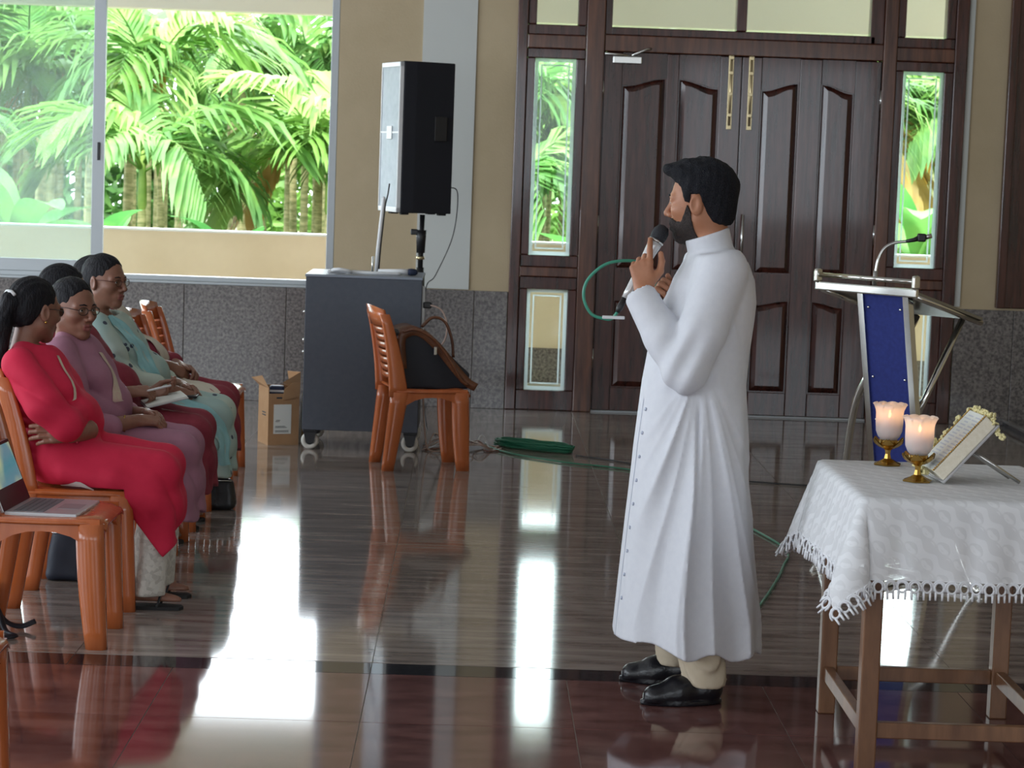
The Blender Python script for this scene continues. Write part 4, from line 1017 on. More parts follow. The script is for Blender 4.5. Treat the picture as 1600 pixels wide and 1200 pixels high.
# ------------------------------------------------------------------ people: shared builders
M_SKIN_M = mat('warm_brown_skin', (0.40, 0.175, 0.095), 0.5, col2=(0.46, 0.21, 0.12), scale=25, sub=0.12, spec=0.4)
M_SKIN_F = mat('deep_brown_skin', (0.235, 0.108, 0.070), 0.45, col2=(0.275, 0.13, 0.086), scale=25, sub=0.10, spec=0.45)
M_LIP_M = mat('brown_lip', (0.28, 0.10, 0.075), 0.45); M_LIP_F = mat('rose_lip', (0.22, 0.07, 0.06), 0.4)
M_HAIR = mat('black_hair', (0.006, 0.006, 0.009), 0.58, col2=(0.014, 0.013, 0.015), scale=60, stretch=(1, 1, 0.2), spec=0.18, bump=0.7, bscale=130, bstretch=(1, 1, 0.35))
M_HAIRC = mat('cropped_black_hair', (0.006, 0.007, 0.012), 0.65, col2=(0.018, 0.018, 0.022), scale=200, spec=0.2, bump=1.0, bscale=260)
M_BEARD = mat('short_black_beard', (0.010, 0.008, 0.008), 0.7, col2=(0.04, 0.022, 0.016), scale=160, bump=0.8, bscale=300)
M_EYEW = mat('eye_white', (0.65, 0.62, 0.58), 0.25); M_IRIS = mat('dark_iris', (0.012, 0.007, 0.005), 0.15)
V3 = lambda *a: np.array(a, float)
def snap(S, p, off=0.0, it=10):
    """move a point onto the zero surface of S (plus an offset outwards)"""
    p = np.array(p, float)
    def val(q):
        g = (q-S.lo)/S.h; i = np.clip(np.floor(g).astype(int), 0, S.n-2); t = np.clip(g-i, 0, 1)
        c = S.f[i[0]:i[0]+2, i[1]:i[1]+2, i[2]:i[2]+2].astype(float)
        c = c[0]*(1-t[0])+c[1]*t[0]; c = c[0]*(1-t[1])+c[1]*t[1]; return c[0]*(1-t[2])+c[1]*t[2]
    nrm = V3(0, 0, 1)
    for _ in range(it):
        g = V3(*[val(p+S.h*e)-val(p-S.h*e) for e in np.eye(3)]); L = np.linalg.norm(g)
        if L < 1e-9: break
        nrm = g/L; p = p-nrm*np.clip((val(p)-off)*0.8, -0.03, 0.03)
    return p, nrm
def ribbon(S, pts, width, off, name, m, par, n=6, across=7, th=0.003, jitter=0.0):
    P = spline(pts, n); W = width if hasattr(width, '__len__') else [width]*len(P); W = np.interp(np.linspace(0, 1, len(P)), np.linspace(0, 1, len(W)), W)
    rows = []
    for i, p in enumerate(P):
        t = np.array((P[min(i+1, len(P)-1)]-P[max(i-1, 0)]).normalized()); q, nn = snap(S, p, off); u = np.cross(t, nn); u /= np.linalg.norm(u)+1e-9
        row = []
        for k in range(across):
            s = -1+2*k/(across-1); r, n2 = snap(S, q+u*s*W[i], off+jitter*math.sin(3.1*s+0.9*i)*0.5+jitter*0.5*math.sin(7*s)); row.append(r)
        rows.append(row)
    vs = [tuple(r) for row in rows for r in row]; k = len(vs); fs = []
    for i in range(len(rows)-1):
        for j in range(across-1): a = i*across+j; fs.append((a, a+1, a+across+1, a+across))
    b = MB(); b.add(vs, fs, True); return b.build(name, m, par)
def head_field(S, fem):
    w = 1.03 if fem else 1.0
    S.ell((-0.014, 0, 0.030), (0.097, 0.076, 0.088), 0.02); S.ell((0.022, 0, -0.022), (0.068, 0.062*w, 0.090), 0.03)
    for s in (-1, 1):
        S.cone((0.0, s*0.046*w, -0.058), (0.060, s*0.014, -0.101), 0.026, 0.017, 0.03)
        S.ell((0.053, s*0.042*w, -0.024), (0.028, 0.022, 0.020), 0.025)
        S.cone((0.072, s*0.046*w, 0.018), (0.086, s*0.013, 0.020), 0.008, 0.008, 0.018)
    S.sph((0.069, 0, -0.101), 0.019, 0.02)
    S.ell((0.078, 0, -0.062), (0.018, 0.028, 0.022), 0.02)
    for s in (-1, 1): S.ell((0.099, s*0.031, 0.002), (0.015, 0.019, 0.0115), 0.014, None, True)
    S.cone((0.088, 0, 0.012), (0.112, 0, -0.029), 0.0068, 0.0115, 0.012); 
    for s in (-1, 1):
        S.ell((0.098, s*0.0125, -0.036), (0.011, 0.0085, 0.0085), 0.006)
        S.sph((0.0745, s*0.031, 0.002), 0.0138, 0.004); S.ell((0.0765, s*0.031, 0.0085), (0.0135, 0.0165, 0.0055), 0.003)
        S.ell((0.088, s*0.031, 0.0015), (0.006, 0.011, 0.0038), 0.002, None, True)
        e = _rot(0.35*s, -0.15, 0)
        S.ell((-0.012, s*0.079, -0.010), (0.020, 0.0085, 0.033), 0.006, e); S.ell((-0.009, s*0.089, -0.008), (0.011, 0.007, 0.021), 0.004, e, True)
    S.cone((0.094, -0.017, -0.0625), (0.0985, 0, -0.0595), 0.0045, 0.0055, 0.006); S.cone((0.094, 0.017, -0.0625), (0.0985, 0, -0.0595), 0.0045, 0.0055, 0.006)
    S.cone((0.092, -0.014, -0.0735), (0.0965, 0, -0.0755), 0.005, 0.0065, 0.006); S.cone((0.092, 0.014, -0.0735), (0.0965, 0, -0.0755), 0.005, 0.0065, 0.006)
    S.cone((0.101, -0.022, -0.0672), (0.1035, 0.022, -0.0672), 0.0022, 0.0022, 0.003, True)
    r = 0.047 if fem else 0.056
    S.cone((-0.022, 0, -0.05), (-0.045, 0, -0.20) if fem else (-0.030, 0, -0.165), r, r*1.05, 0.035)
    return S
HB = ((-0.135, -0.105, -0.235), (0.135, 0.105, 0.14))
HEADS = {}
def head_net(fem):
    if fem not in HEADS: S = head_field(SDF(*HB, 0.0032), fem); HEADS[fem] = S.net()
    return HEADS[fem]
def placed(VQ, c, R, s=1.0): return (VQ[0]*s) @ R.T+np.array(c), VQ[1]
def lip_pick(c, R, s):
    def f(X):
        L = ((X-np.array(c)) @ R)/s
        return ((L[:, 0] > 0.088) & (np.abs(L[:, 1]) < 0.021) & (L[:, 2] > -0.081) & (L[:, 2] < -0.0545)).astype(np.int32)
    return f
def add_hand(S, w, d, n, t, curl=(0.5, 0.5, 0.5, 0.5), sc=1.0, thumb=0.6, k=0.008):
    """w wrist, d towards the fingers, n out of the back of the hand, t towards the thumb"""
    w, d, n, t = map(lambda a: np.array(a, float), (w, d, n, t)); d /= np.linalg.norm(d); n = n-d*(n @ d); n /= np.linalg.norm(n); t0 = np.cross(d, n); t = t0 if t0 @ t > 0 else -t0
    lens = ((0.040, 0.025, 0.020), (0.044, 0.028, 0.021), (0.041, 0.026, 0.020), (0.032, 0.020, 0.018)); offs = (0.028, 0.0095, -0.009, -0.026); mc = (0.083, 0.086, 0.081, 0.073)
    for i in range(4):
        kn = w+sc*(d*mc[i]+t*offs[i]); S.cone(w+sc*(d*0.012+t*offs[i]*0.55), kn, 0.0145*sc, 0.0105*sc, k*1.6)
        p = kn; a = 0.0; c = curl[i]
        for j, L in enumerate(lens[i]):
            a += c*(1.05, 1.35, 0.8)[j]; dd = d*math.cos(a)-n*math.sin(a)+t*(0.05*(1.5-i)*(1-c)); dd /= np.linalg.norm(dd)
            q = p+dd*L*sc; S.cone(p, q, (0.0098-0.0008*j-0.0007*(i == 3))*sc, (0.0092-0.0009*j-0.0007*(i == 3))*sc, 0.003); p = q
    a = w+sc*(d*0.022+t*0.020-n*0.006); b = a+sc*(d*0.032+t*(0.024+0.01*thumb)-n*0.010); c = b+sc*(d*0.030+t*(0.010*thumb)-n*0.008*(1-thumb)); e = c+sc*(d*0.024-t*0.004*(1-thumb)-n*0.010*(1-thumb))
    S.cone(a, b, 0.0165*sc, 0.0125*sc, 0.012); S.cone(b, c, 0.0115*sc, 0.0105*sc, 0.004); S.cone(c, e, 0.0102*sc, 0.0082*sc, 0.003)
def hand_net(spec, h=0.003):
    """spec: wrist, d, n, t, curl, forearm_from"""
    w = np.array(spec['w'], float); f = np.array(spec['from'], float); sc = spec.get('sc', 1.0)
    S = SDF(np.minimum(w, f)-0.03-np.maximum(0, 0.13-np.abs(0)), np.maximum(w, f)+0.16, h)
    S.cone(f, w, spec.get('r0', 0.040)*sc, 0.0265*sc, 0.02); add_hand(S, w, spec['d'], spec['n'], spec['t'], spec.get('curl', (0.5,)*4), sc, spec.get('thumb', 0.6))
    return S.net()
def eyes_and_brows(par, c, R, s, brow=True):
    M = Matrix(R.tolist()).to_4x4(); M.translation = c; M = M @ Matrix.Scale(s, 4)
    for sd in (-1, 1):
        e = MB().sphere((0.0755, sd*0.031, 0.0015), 0.0122, 12, 8, M).build('eye', M_EYEW, par)
        MB().sphere((0.0838, sd*0.031, 0.0015), (0.0048, 0.0056, 0.0056), 10, 6, M).build('iris', M_IRIS, e)
    if brow:
        b = MB()
        for sd in (-1, 1): b.tube([M @ Vector(p) for p in ((0.0935, sd*0.012, 0.0215), (0.0925, sd*0.026, 0.0265), (0.083, sd*0.044, 0.0235))], [0.003*s, 0.0034*s, 0.0018*s], 6)
        b.build('eyebrows', M_HAIR, par)
def spectacles(par, c, R, s, m):
    M = Matrix(R.tolist()).to_4x4(); M.translation = c; M = M @ Matrix.Scale(s, 4); b = MB()
    for sd in (-1, 1):
        pts = [M @ Vector((0.100-0.006*abs(math.cos(q))*(1 if math.cos(q)*1 > 0 else 0.2), sd*0.032+sd*0.023*math.cos(q), 0.0+0.016*math.sin(q))) for q in [2*PI*k/18 for k in range(19)]]
        b.tube(pts, 0.0016*s, 5); b.tube([M @ Vector(p) for p in ((0.094, sd*0.055, 0.004), (0.04, sd*0.074, 0.008), (-0.005, sd*0.080, 0.006))], 0.0016*s, 5)
    b.tube([M @ Vector(p) for p in ((0.1005, -0.010, 0.003), (0.106, 0, 0.005), (0.1005, 0.010, 0.003))], 0.0016*s, 5)
    g = b.build('spectacles', m, par); l = MB()
    for sd in (-1, 1): l.add([M @ Vector((0.0985, sd*0.032+0.021*math.cos(q), 0.0145*math.sin(q))) for q in [2*PI*k/14 for k in range(14)]], [tuple(range(14))])
    l.build('lenses', M_GLASS, g)

# ------------------------------------------------------------------ the priest
def priest():
    B = V3(0.72, 7.15, 0); W = lambda *a: V3(*a)-B
    t = thing('person', 'bearded man in a long white cassock speaking into a microphone', 'person', tuple(B))
    hc = W(0.700, 7.135, 1.572); R = _rot(math.radians(156), math.radians(6), 0)
    parts = [placed(head_net(False), hc, R)]
    S = SDF(W(0.40, 6.85, 0.03), W(1.0, 7.50, 1.50), 0.012)
    S.cone(W(0.73, 7.15, 1.42), W(0.74, 7.15, 1.30), 0.05, 0.09, 0.04); S.ell(W(0.745, 7.15, 1.22), (0.105, 0.16, 0.18), 0.05); S.ell(W(0.715, 7.15, 0.98), (0.115, 0.15, 0.17), 0.05)
    for sy, ax, ay in ((-1, 0.755, 7.03), (1, 0.72, 7.27)): S.chain([W(0.72, 7.15+sy*0.09, 0.92), W(0.73, 7.15+sy*0.11, 0.50), W(ax, ay, 0.09)], (0.085, 0.06, 0.04), 0.03)
    S.chain([W(0.765, 7.00, 1.36), W(0.665, 6.955, 1.07), W(0.555, 7.03, 1.23)], (0.05, 0.04, 0.03), 0.02)
    S.chain([W(0.75, 7.31, 1.36), W(0.715, 7.38, 1.08), W(0.62, 7.24, 1.20)], (0.05, 0.04, 0.03), 0.02)
    parts.append(S.net())
    parts.append(hand_net(dict(w=W(0.528, 7.052, 1.292), d=(-0.13, 0.22, 0.96), n=(-0.22, -0.97, 0.10), t=(1, -0.2, 0.1), curl=(0.18, 0.95, 1.0, 1.0), **{'from': W(0.60, 7.01, 1.17)}, sc=1.02, thumb=0.9), 0.0026))
    parts.append(hand_net(dict(w=W(0.615, 7.235, 1.215), d=(-0.45, -0.35, 0.75), n=(-0.5, 0.6, 0.1), t=(0.3, 0.2, 0.8), curl=(0.8, 0.9, 0.9, 0.9), **{'from': W(0.68, 7.30, 1.13)}), 0.003))
    V, Q = joined(parts)
    link('body', np_mesh('body', V, Q, [M_SKIN_M, M_LIP_M], lip_pick(hc, R, 1.0)), t)
    eyes_and_brows(t, hc, R, 1.0)
    # hair
    H = SDF((-0.15, -0.115, -0.12), (0.15, 0.115, 0.17), 0.0035)
    H.ell((-0.020, 0, 0.040), (0.108, 0.086, 0.097), 0.02); H.ell((0.040, 0, 0.098), (0.062, 0.062, 0.034), 0.03); H.ell((-0.055, 0, -0.025), (0.060, 0.066, 0.070), 0.02)
    H.ell((0.088, 0.0, 0.106), (0.024, 0.040, 0.018), 0.02)
    zl = lambda x: np.interp(x, [-0.15, -0.10, -0.06, -0.046, -0.036, -0.026, 0.006, 0.010, 0.026, 0.038, 0.070, 0.088, 0.15], [-0.085, -0.085, -0.075, -0.060, -0.030, 0.022, 0.022, -0.022, -0.018, 0.046, 0.070, 0.085, 0.094])
    H.cut(lambda x, y, z: (zl(x)-z)*0.7, 0.006)
    H.disp(lambda x, y, z: 0.0016*np.sin(160*x+60*z)*np.sin(170*y+40*x)+0.0022*np.sin(75*x-90*z+60*y)*np.clip((z-0.03)*14, 0, 1))
    v, q = placed(H.net(), hc, R); link('hair', np_mesh('hair', v, q, M_HAIRC), t)
    Bd = head_field(SDF(*HB, 0.0032), False); Bd.f -= 0.0042
    zb = lambda x: np.interp(x, [-0.03, 0.002, 0.009, 0.020, 0.032, 0.048, 0.070, 0.085, 0.13], [-0.16, -0.10, -0.030, -0.006, -0.034, -0.060, -0.057, -0.047, -0.046])
    Bd.cut(lambda x, y, z: (z-zb(x))*0.7, 0.004); Bd.cut(lambda x, y, z: (-0.137+0.35*np.maximum(0.05-x, 0)-z)*0.8, 0.004); Bd.ell((0.104, 0, -0.0665), (0.02, 0.020, 0.0085), 0.003, None, True)
    Bd.disp(lambda x, y, z: 0.0008*np.sin(300*x)*np.sin(280*y+90*z))
    v, q = placed(Bd.net(), hc, R); link('beard', np_mesh('beard', v, q, M_BEARD), t)
    # cassock
    M_CASS = mat('white_cotton', (0.70, 0.715, 0.765), 0.8, col2=(0.73, 0.745, 0.79), scale=40, bump=0.05, bscale=300)
    S = SDF(W(0.40, 6.84, 0.10), W(1.02, 7.48, 1.53), 0.0055)
    zz = [0.0, 0.17, 0.40, 0.60, 0.80, 1.00, 1.10, 1.20, 1.26, 1.33, 1.385, 1.425, 1.46]
    fr = [0.466, 0.477, 0.493, 0.508, 0.523, 0.541, 0.556, 0.580, 0.598, 0.628, 0.658, 0.672, 0.672]
    bk_ = [0.955, 0.946, 0.928, 0.908, 0.886, 0.870, 0.876, 0.886, 0.890, 0.882, 0.860, 0.815, 0.80]
    hw = [0.262, 0.256, 0.244, 0.230, 0.210, 0.186, 0.190, 0.200, 0.204, 0.198, 0.165, 0.09, 0.075]
    def skirt(x, y, z):
        zi = z.ravel(); c = np.interp(zi, zz, (np.array(fr)+bk_)/2)-B[0]; a = np.interp(zi, zz, (np.array(bk_)-fr)/2); b = np.interp(zi, zz, hw)
        c, a, b = c[None, None], a[None, None], b[None, None]; xx = x-c; th = np.arctan2(y/b, xx/a); r = np.sqrt((xx/a)**2+(y/b)**2)
        low = np.clip((1.0-z)/0.75, 0, 1); x0 = x+0.012
        fan = x0/(0.030+0.23*low); side = np.clip(1.25-np.abs(fan)*0.55, 0, 1)*np.clip((x+0.215)*9, 0, 1)
        f = low**0.6*side*(0.022*(1-2*np.abs(np.sin(fan*3.0+0.35*np.sin(4*z)))**0.8)+0.009*(1-2*np.abs(np.sin(fan*6.7+0.8+0.5*np.sin(5*z)))**0.8))
        slit = -0.022*np.exp(-(x0/0.0075)**2)*np.clip((0.99-z)*12, 0, 1)*np.clip((z-0.55)*4, 0, 1)
        f = f+0.014*low*np.cos(11*th+0.6*np.sin(3*z))*(1-side)*np.clip(x*6+0.9, 0, 1)+slit
        up = np.clip((z-0.95)*4, 0, 1)*np.clip((1.36-z)*6, 0, 1); f = f+0.010*up*(1-2*np.abs(np.sin(38*(x*0.8+z*0.5)+1.2*np.sin(8*z)))**0.7)*np.clip(x*4+0.6, 0, 1)*np.clip((0.115-x)*14, 0, 1)
        return (r-1)*np.minimum(a, b)*0.9-f
    S.func(skirt, 0)
    S.chain([W(0.765, 7.005, 1.365), W(0.705, 6.955, 1.18), W(0.66, 6.95, 1.055), W(0.590, 7.00, 1.155), W(0.522, 7.052, 1.268)], (0.080, 0.076, 0.070, 0.062, 0.051), 0.014)
    S.chain([W(0.75, 7.305, 1.365), W(0.73, 7.36, 1.17), W(0.715, 7.375, 1.08), W(0.66, 7.28, 1.16)], (0.080, 0.074, 0.066, 0.056), 0.03)
    S.cone(W(0.745, 7.02, 1.38), W(0.745, 7.28, 1.38), 0.055, 0.055, 0.04)
    # wrinkles of the raised sleeve
    S.disp(lambda x, y, z: 0.008*np.sin(80*(0.45*z-0.9*x)+18*y)*np.exp(-(((x+0.075)/0.075)**2+((z-1.09)/0.11)**2))*np.clip(-y*8-0.6, 0, 1))
    S.cut(lambda x, y, z: (z-1.415-0.18*(x+0.0)), 0.01)
    def collar(x, y, z):
        xx = x-0.012+(z-1.44)*0.25; r = np.sqrt(xx**2+(y+0.028)**2)-0.0735; return np.maximum(np.maximum(r, 1.36-z), z-1.474-0.36*(x-0.01))
    S.func(collar, 0.012)
    S.cone(W(0.505, 7.07, 1.298), W(0.46, 7.11, 1.40), 0.05, 0.05, 0.004, True)     # open cuff
    S.cut(lambda x, y, z: 0.168-0.12*x+0.013*np.sin(34*x+2+12*y)-z)
    S.func(lambda x, y, z: np.maximum(np.sqrt(((x+0.01)/0.165)**2+(y/0.185)**2)*0.17-0.17, z-0.34), 0.0, True)
    V, Q = S.net(); V = relax(V, Q, 1, 0.4)
    cas = link('cassock', np_mesh('cassock', V, Q, M_CASS), t)
    M_BTN = mat('pearl_button', (0.50, 0.54, 0.66), 0.35)
    for i in range(14):
        z = 0.32+0.075*i
        if 0.97 < z < 1.2: continue
        p, n = snap(S, V3(-0.235+0.10*(z-0.2)-0.004, -0.085, z), 0.001)
        o = MB().lathe([(0.0, 0.003), (0.0055, 0.0025), (0.006, 0.0), (0.0, -0.001)], 10).build('button', M_BTN, cas, tuple(p)); o.rotation_euler = Vector(n).to_track_quat('Z', 'Y').to_euler()
    ribbon(S, [(-0.245+0.10*(z-0.2), -0.060, z) for z in (0.19, 0.4, 0.6, 0.8, 0.95)], 0.0015, 0.0012, 'placket_seam', M_BTN, cas, 5, 3)
    # trousers and shoes
    M_TROU = mat('beige_cotton', (0.56, 0.47, 0.34), 0.85, col2=(0.60, 0.51, 0.38), scale=30)
    T = SDF(W(0.55, 6.88, 0.03), W(0.95, 7.44, 0.98), 0.008)
    T.ell(W(0.715, 7.15, 0.92), (0.10, 0.14, 0.10), 0.03)
    T.chain([W(0.72, 7.06, 0.88), W(0.725, 7.03, 0.50), W(0.745, 7.025, 0.20), W(0.765, 7.02, 0.085)], (0.075, 0.072, 0.070, 0.068), 0.02); T.chain([W(0.72, 7.25, 0.88), W(0.715, 7.275, 0.50), W(0.70, 7.28, 0.20), W(0.70, 7.285, 0.095)], (0.075, 0.072, 0.068, 0.066), 0.02)
    T.disp(lambda x, y, z: 0.006*np.sin(75*z+30*x+8*np.sin(20*y))*np.clip((0.34-z)*6, 0, 1)); T.cut(lambda x, y, z: 0.058-0.25*(x-0.06)*0.3-z)
    v, q = T.net(); v = relax(v, q, 1); link('trousers', np_mesh('trousers', v, q, M_TROU), t)
    M_SHOE = mat('black_leather', (0.010, 0.010, 0.013), 0.28, bump=0.15, bscale=60)
    def shoe(x, y, yaw):
        s = SDF((-0.16, -0.07, -0.005), (0.17, 0.07, 0.13), 0.004)
        s.cone((-0.085, 0, 0.042), (0.02, 0, 0.038), 0.040, 0.043, 0.02); s.cone((0.02, 0, 0.036), (0.095, 0.006, 0.026), 0.042, 0.036, 0.03); s.ell((-0.075, 0, 0.062), (0.052, 0.038, 0.040), 0.02); s.ell((0.0, 0, 0.062), (0.05, 0.036, 0.026), 0.02)
        s.ell((-0.055, 0, 0.115), (0.045, 0.030, 0.045), 0.01, None, True); s.cut(lambda a, b, c: 0.010-c, 0.004)
        s.func(lambda a, b, c: np.maximum(np.abs(c-0.008)-0.008, np.sqrt(((a-0.005)/0.133)**2+(b/np.interp(a.ravel(), [-0.13, 0.03, 0.13], [0.040, 0.048, 0.040])[:, None, None])**2)*0.045-0.045), 0.003)
        v, q = s.net(); o = link('shoe', np_mesh('shoe', v, q, M_SHOE), t, (x, y, 0.0), yaw); return o
    p = W(0.700, 7.008, 0); shoe(p[0], p[1], math.radians(191)); p = W(0.655, 7.285, 0); shoe(p[0], p[1], math.radians(170))
    # microphone in the hand
    a, b = Vector((0.474, 7.108, 1.262)), Vector((0.590, 7.140, 1.490)); ax = (b-a).normalized(); Mq = ax.to_track_quat('Z', 'Y').to_matrix().to_4x4(); Mq.translation = a
    m = thing('microphone', 'white handheld microphone with black grille held to the priest\'s mouth', 'microphone', tuple(a)); Ml = Mq.copy(); Ml.translation = (0, 0, 0)
    MB().lathe([(0.0, 0.0), (0.0115, 0.0), (0.0125, 0.03), (0.016, 0.12), (0.0215, 0.185), (0.0235, 0.20), (0.0, 0.201)], 18, M=Ml).build('handle', mat('silver_white_enamel', (0.66, 0.66, 0.66), 0.25, 0.3), m)
    MB().lathe([(0.0, 0.2), (0.025, 0.2), (0.0255, 0.208), (0.0, 0.209)], 18, M=Ml).build('collar_ring', M_STEEL, m)
    MB().lathe([(0.0, 0.205), (0.023, 0.207), (0.0265, 0.222), (0.0255, 0.240), (0.017, 0.256), (0.0, 0.261)], 18, M=Ml).build('grille', mat('black_mic_mesh', (0.012, 0.013, 0.018), 0.6, bump=0.6, bscale=400), m)
    sw = Ml @ Matrix.Translation((0, 0, 0.178)); MB().box((-0.006, -0.0225, -0.006), (0.010, -0.019, 0.006), 0.001, sw).build('switch', M_BLACK, m)
    MB().lathe([(0.0, -0.050), (0.007, -0.050), (0.0105, -0.035), (0.0105, 0.0), (0.0, 0.001)], 12, M=Ml).build('connector', M_BLACK, m)
    e = a-ax*0.05
    o = MB().tube(spline([e, e+Vector((-0.015, 0.005, -0.02)), (0.415, 7.11, 1.195), (0.370, 7.11, 1.21), (0.345, 7.11, 1.26), (0.355, 7.11, 1.315), (0.405, 7.115, 1.363), (0.465, 7.13, 1.378), (0.52, 7.155, 1.372), (0.565, 7.19, 1.335), (0.58, 7.20, 1.26), (0.60, 7.30, 1.0), (0.62, 7.40, 0.6), (0.66, 7.47, 0.2), (0.72, 7.52, 0.012), (0.80, 7.56, 0.007), (0.86, 7.62, 0.007)], 7), 0.0050, 7).build('microphone_cable', mat('green_cable_bright', (0.05, 0.30, 0.20), 0.4)); tag(o, 'green cable looping from the tail of the priest\'s microphone', 'cable')
    MB().box((0.405, 7.095, 1.196), (0.475, 7.108, 1.206), 0.002).build('cable_tie', M_WPLAST, o)
priest()

# ------------------------------------------------------------------ the seated women
def woman(label, base, hc, yaw, pitch, cloth, pants, sleeves, hands, opt):
    t = thing('person', label, 'person', (base[0], base[1], 0)); R = _rot(math.radians(yaw), math.radians(pitch), 0); hs = 0.95
    hc = V3(*hc); nb = V3(hc[0]-0.02, hc[1]*0.6, 0.90)
    parts = [placed(head_net(True), hc, R, hs)]; fx = opt.get('foot', 0.20)
    S = SDF((-0.36, -0.30, 0.03), (0.52, 0.30, 1.02), 0.012); dx = hc[0]+0.11
    ch = V3(-0.085+dx*0.7, 0, 0.79)
    S.cone(hc+R @ V3(-0.03, 0, -0.13), nb, 0.045, 0.05, 0.03); S.ell(ch, (0.095, 0.135, 0.14), 0.04); S.ell((0, 0, 0.56), (0.12, 0.15, 0.12), 0.05); S.cone(ch, (0, 0, 0.58), 0.10, 0.11, 0.04)
    for sy in (-1, 1):
        S.chain([(0.02, sy*0.09, 0.53), (0.36, sy*0.10, 0.50), (fx-0.03, sy*0.10, 0.09)], (0.075, 0.055, 0.036), 0.03); S.cone((fx-0.05, sy*0.10, 0.045), (fx+0.09, sy*0.11, 0.030), 0.032, 0.022, 0.02)
    parts.append(S.net())
    for h in hands: parts.append(hand_net(h))
    V, Q = joined(parts); link('body', np_mesh('body', V, Q, [M_SKIN_F, M_LIP_F], lip_pick(hc, R, hs)), t)
    eyes_and_brows(t, hc, R, hs)
    # hair
    H = SDF((-0.19, -0.115, -0.36), (0.12, 0.115, 0.16), 0.0038)
    H.ell((-0.020, 0, 0.035), (0.1035, 0.0795, 0.0925), 0.02); H.ell((-0.048, 0, -0.015), (0.068, 0.070, 0.075), 0.03)
    zl = lambda x: np.interp(x, [-0.2, -0.12, -0.09, -0.05, -0.025, 0.0, 0.020, 0.036, 0.050, 0.065, 0.09, 0.15], [-0.5, -0.5, -0.080, -0.055, -0.006, -0.010, -0.004, 0.024, 0.052, 0.076, 0.092, 0.10])
    H.cut(lambda x, y, z: (zl(x)-z+0.012*np.exp(-(y/0.02)**2)*np.clip(x*12, 0, 1))*0.7, 0.009)
    if opt.get('tail'):
        H.sph((-0.122, 0, 0.02), 0.030, 0.02); H.chain([(-0.125, 0, 0.03), (-0.150, 0.0, -0.08), (-0.145, 0, -0.22), (-0.13, 0, -0.33)], (0.030, 0.036, 0.033, 0.020), 0.02)
    else: H.ell((-0.115, 0, -0.015), (0.040, 0.048, 0.042), 0.02)
    H.disp(lambda x, y, z: 0.0010*np.sin(230*y+40*z)+0.0008*np.sin(330*y*np.sign(x+1)+60*x)); 
    v, q = placed(H.net(), hc, R, hs); link('hair', np_mesh('hair', v, q, M_HAIR), t)
    if opt.get('clip'):
        p = hc+R @ V3(*opt['clip'])*hs; o = MB().tube([p+R @ V3(0.0, -0.030, -0.004), p+R @ V3(-0.004, -0.012, 0.004), p+R @ V3(-0.004, 0.012, 0.004), p+R @ V3(0, 0.030, -0.004)], [0.006, 0.010, 0.010, 0.006], 8).build('hair_clip', M_WPLAST, t)
    if opt.get('specs'): spectacles(t, hc, R, hs, opt['specs'])
    if opt.get('earring'):
        p = hc+R @ V3(-0.006, -0.081, -0.045)*hs; MB().sphere(tuple(p), 0.0055, 8, 6).build('earring', M_GOLD, t)
    # dress
    w = opt.get('fat', 1.0); C = SDF((-0.38, -0.31, 0.10), (0.56, 0.31, 1.02), 0.0065)
    C.ell((0.005, 0, 0.545), (0.155*w, 0.185*w, 0.115), 0.04); C.ell((0.012+dx*0.2, 0, 0.655), (0.135*w, 0.162*w, 0.13), 0.05); C.ell(ch, (0.125, 0.165, 0.165), 0.05)
    for sy in (-1, 1):
        C.ell(ch+V3(0.075, sy*0.07, -0.01), (0.07, 0.075, 0.075), 0.04); C.cone((nb[0]-0.01, sy*0.03, 0.925), (nb[0]-0.005, sy*0.155, 0.885), 0.042, 0.050, 0.03)
        C.cone((0.02, sy*0.085, 0.525), (0.37, sy*0.095, 0.505), 0.096*w, 0.080, 0.03)
        C.chain([(0.375, sy*0.095, 0.48), (0.400, sy*0.10, 0.36), (0.395, sy*0.10, opt['hem']-0.03)], (0.070, 0.062, 0.066), 0.03, ((1, 0, 0), 0.75))
    C.cone((0.05, 0, 0.50), (0.37, 0, 0.49), 0.085, 0.07, 0.04); C.cone((0.395, -0.08, 0.38), (0.395, 0.08, 0.38), 0.05, 0.05, 0.05); C.cone((0.40, -0.08, opt['hem']), (0.40, 0.08, opt['hem']), 0.045, 0.045, 0.05)
    if opt.get('side'): C.chain([(0.05, -0.17, 0.50), (0.22, -0.175, 0.47), (0.36, -0.165, 0.40)], (0.035, 0.04, 0.04), 0.04); C.cone((0.31, -0.155, 0.42), (0.395, -0.15, 0.22), 0.045, 0.030, 0.05, False, ((0, 1, 0), 0.6))
    for ch_, rr in sleeves: C.chain([V3(*p) for p in ch_], rr, 0.018)
    C.disp(lambda x, y, z: 0.009*(1-2*np.abs(np.sin(13*(x*0.9+z*1.1)+7*y+1.2*np.sin(7*z-5*y)))**0.7)*np.clip(0.35+np.sin(11*(z-x*0.6)+9*y+1), 0, 1)+0.003*np.sin(60*y+18*x)*np.clip((0.5-z)*5, 0, 1)*np.clip((x-0.2)*5, 0, 1))
    nk = hc+R @ V3(-0.02, 0, -0.12); C.cone(nb+V3(0.015, 0, 0.10), nb+V3(0.03, 0, 0.015), 0.062, 0.050, 0.01, True)
    C.cut(lambda x, y, z: opt['hem']+opt.get('hslope', 0)*(y+0.1)+0.012*np.sin(25*y+3*x)-np.where(x > 0.28, z, 9))
    if opt.get('vee'): C.cut(lambda x, y, z: (0.200+1.25*np.maximum(0.405-x, 0)+1.0*np.maximum(x-0.405, 0)+0.35*np.maximum(y+0.10, 0)-np.where(x > 0.24, z, 9))*0.6)
    v, q = C.net(); v = relax(v, q, 1, 0.4)
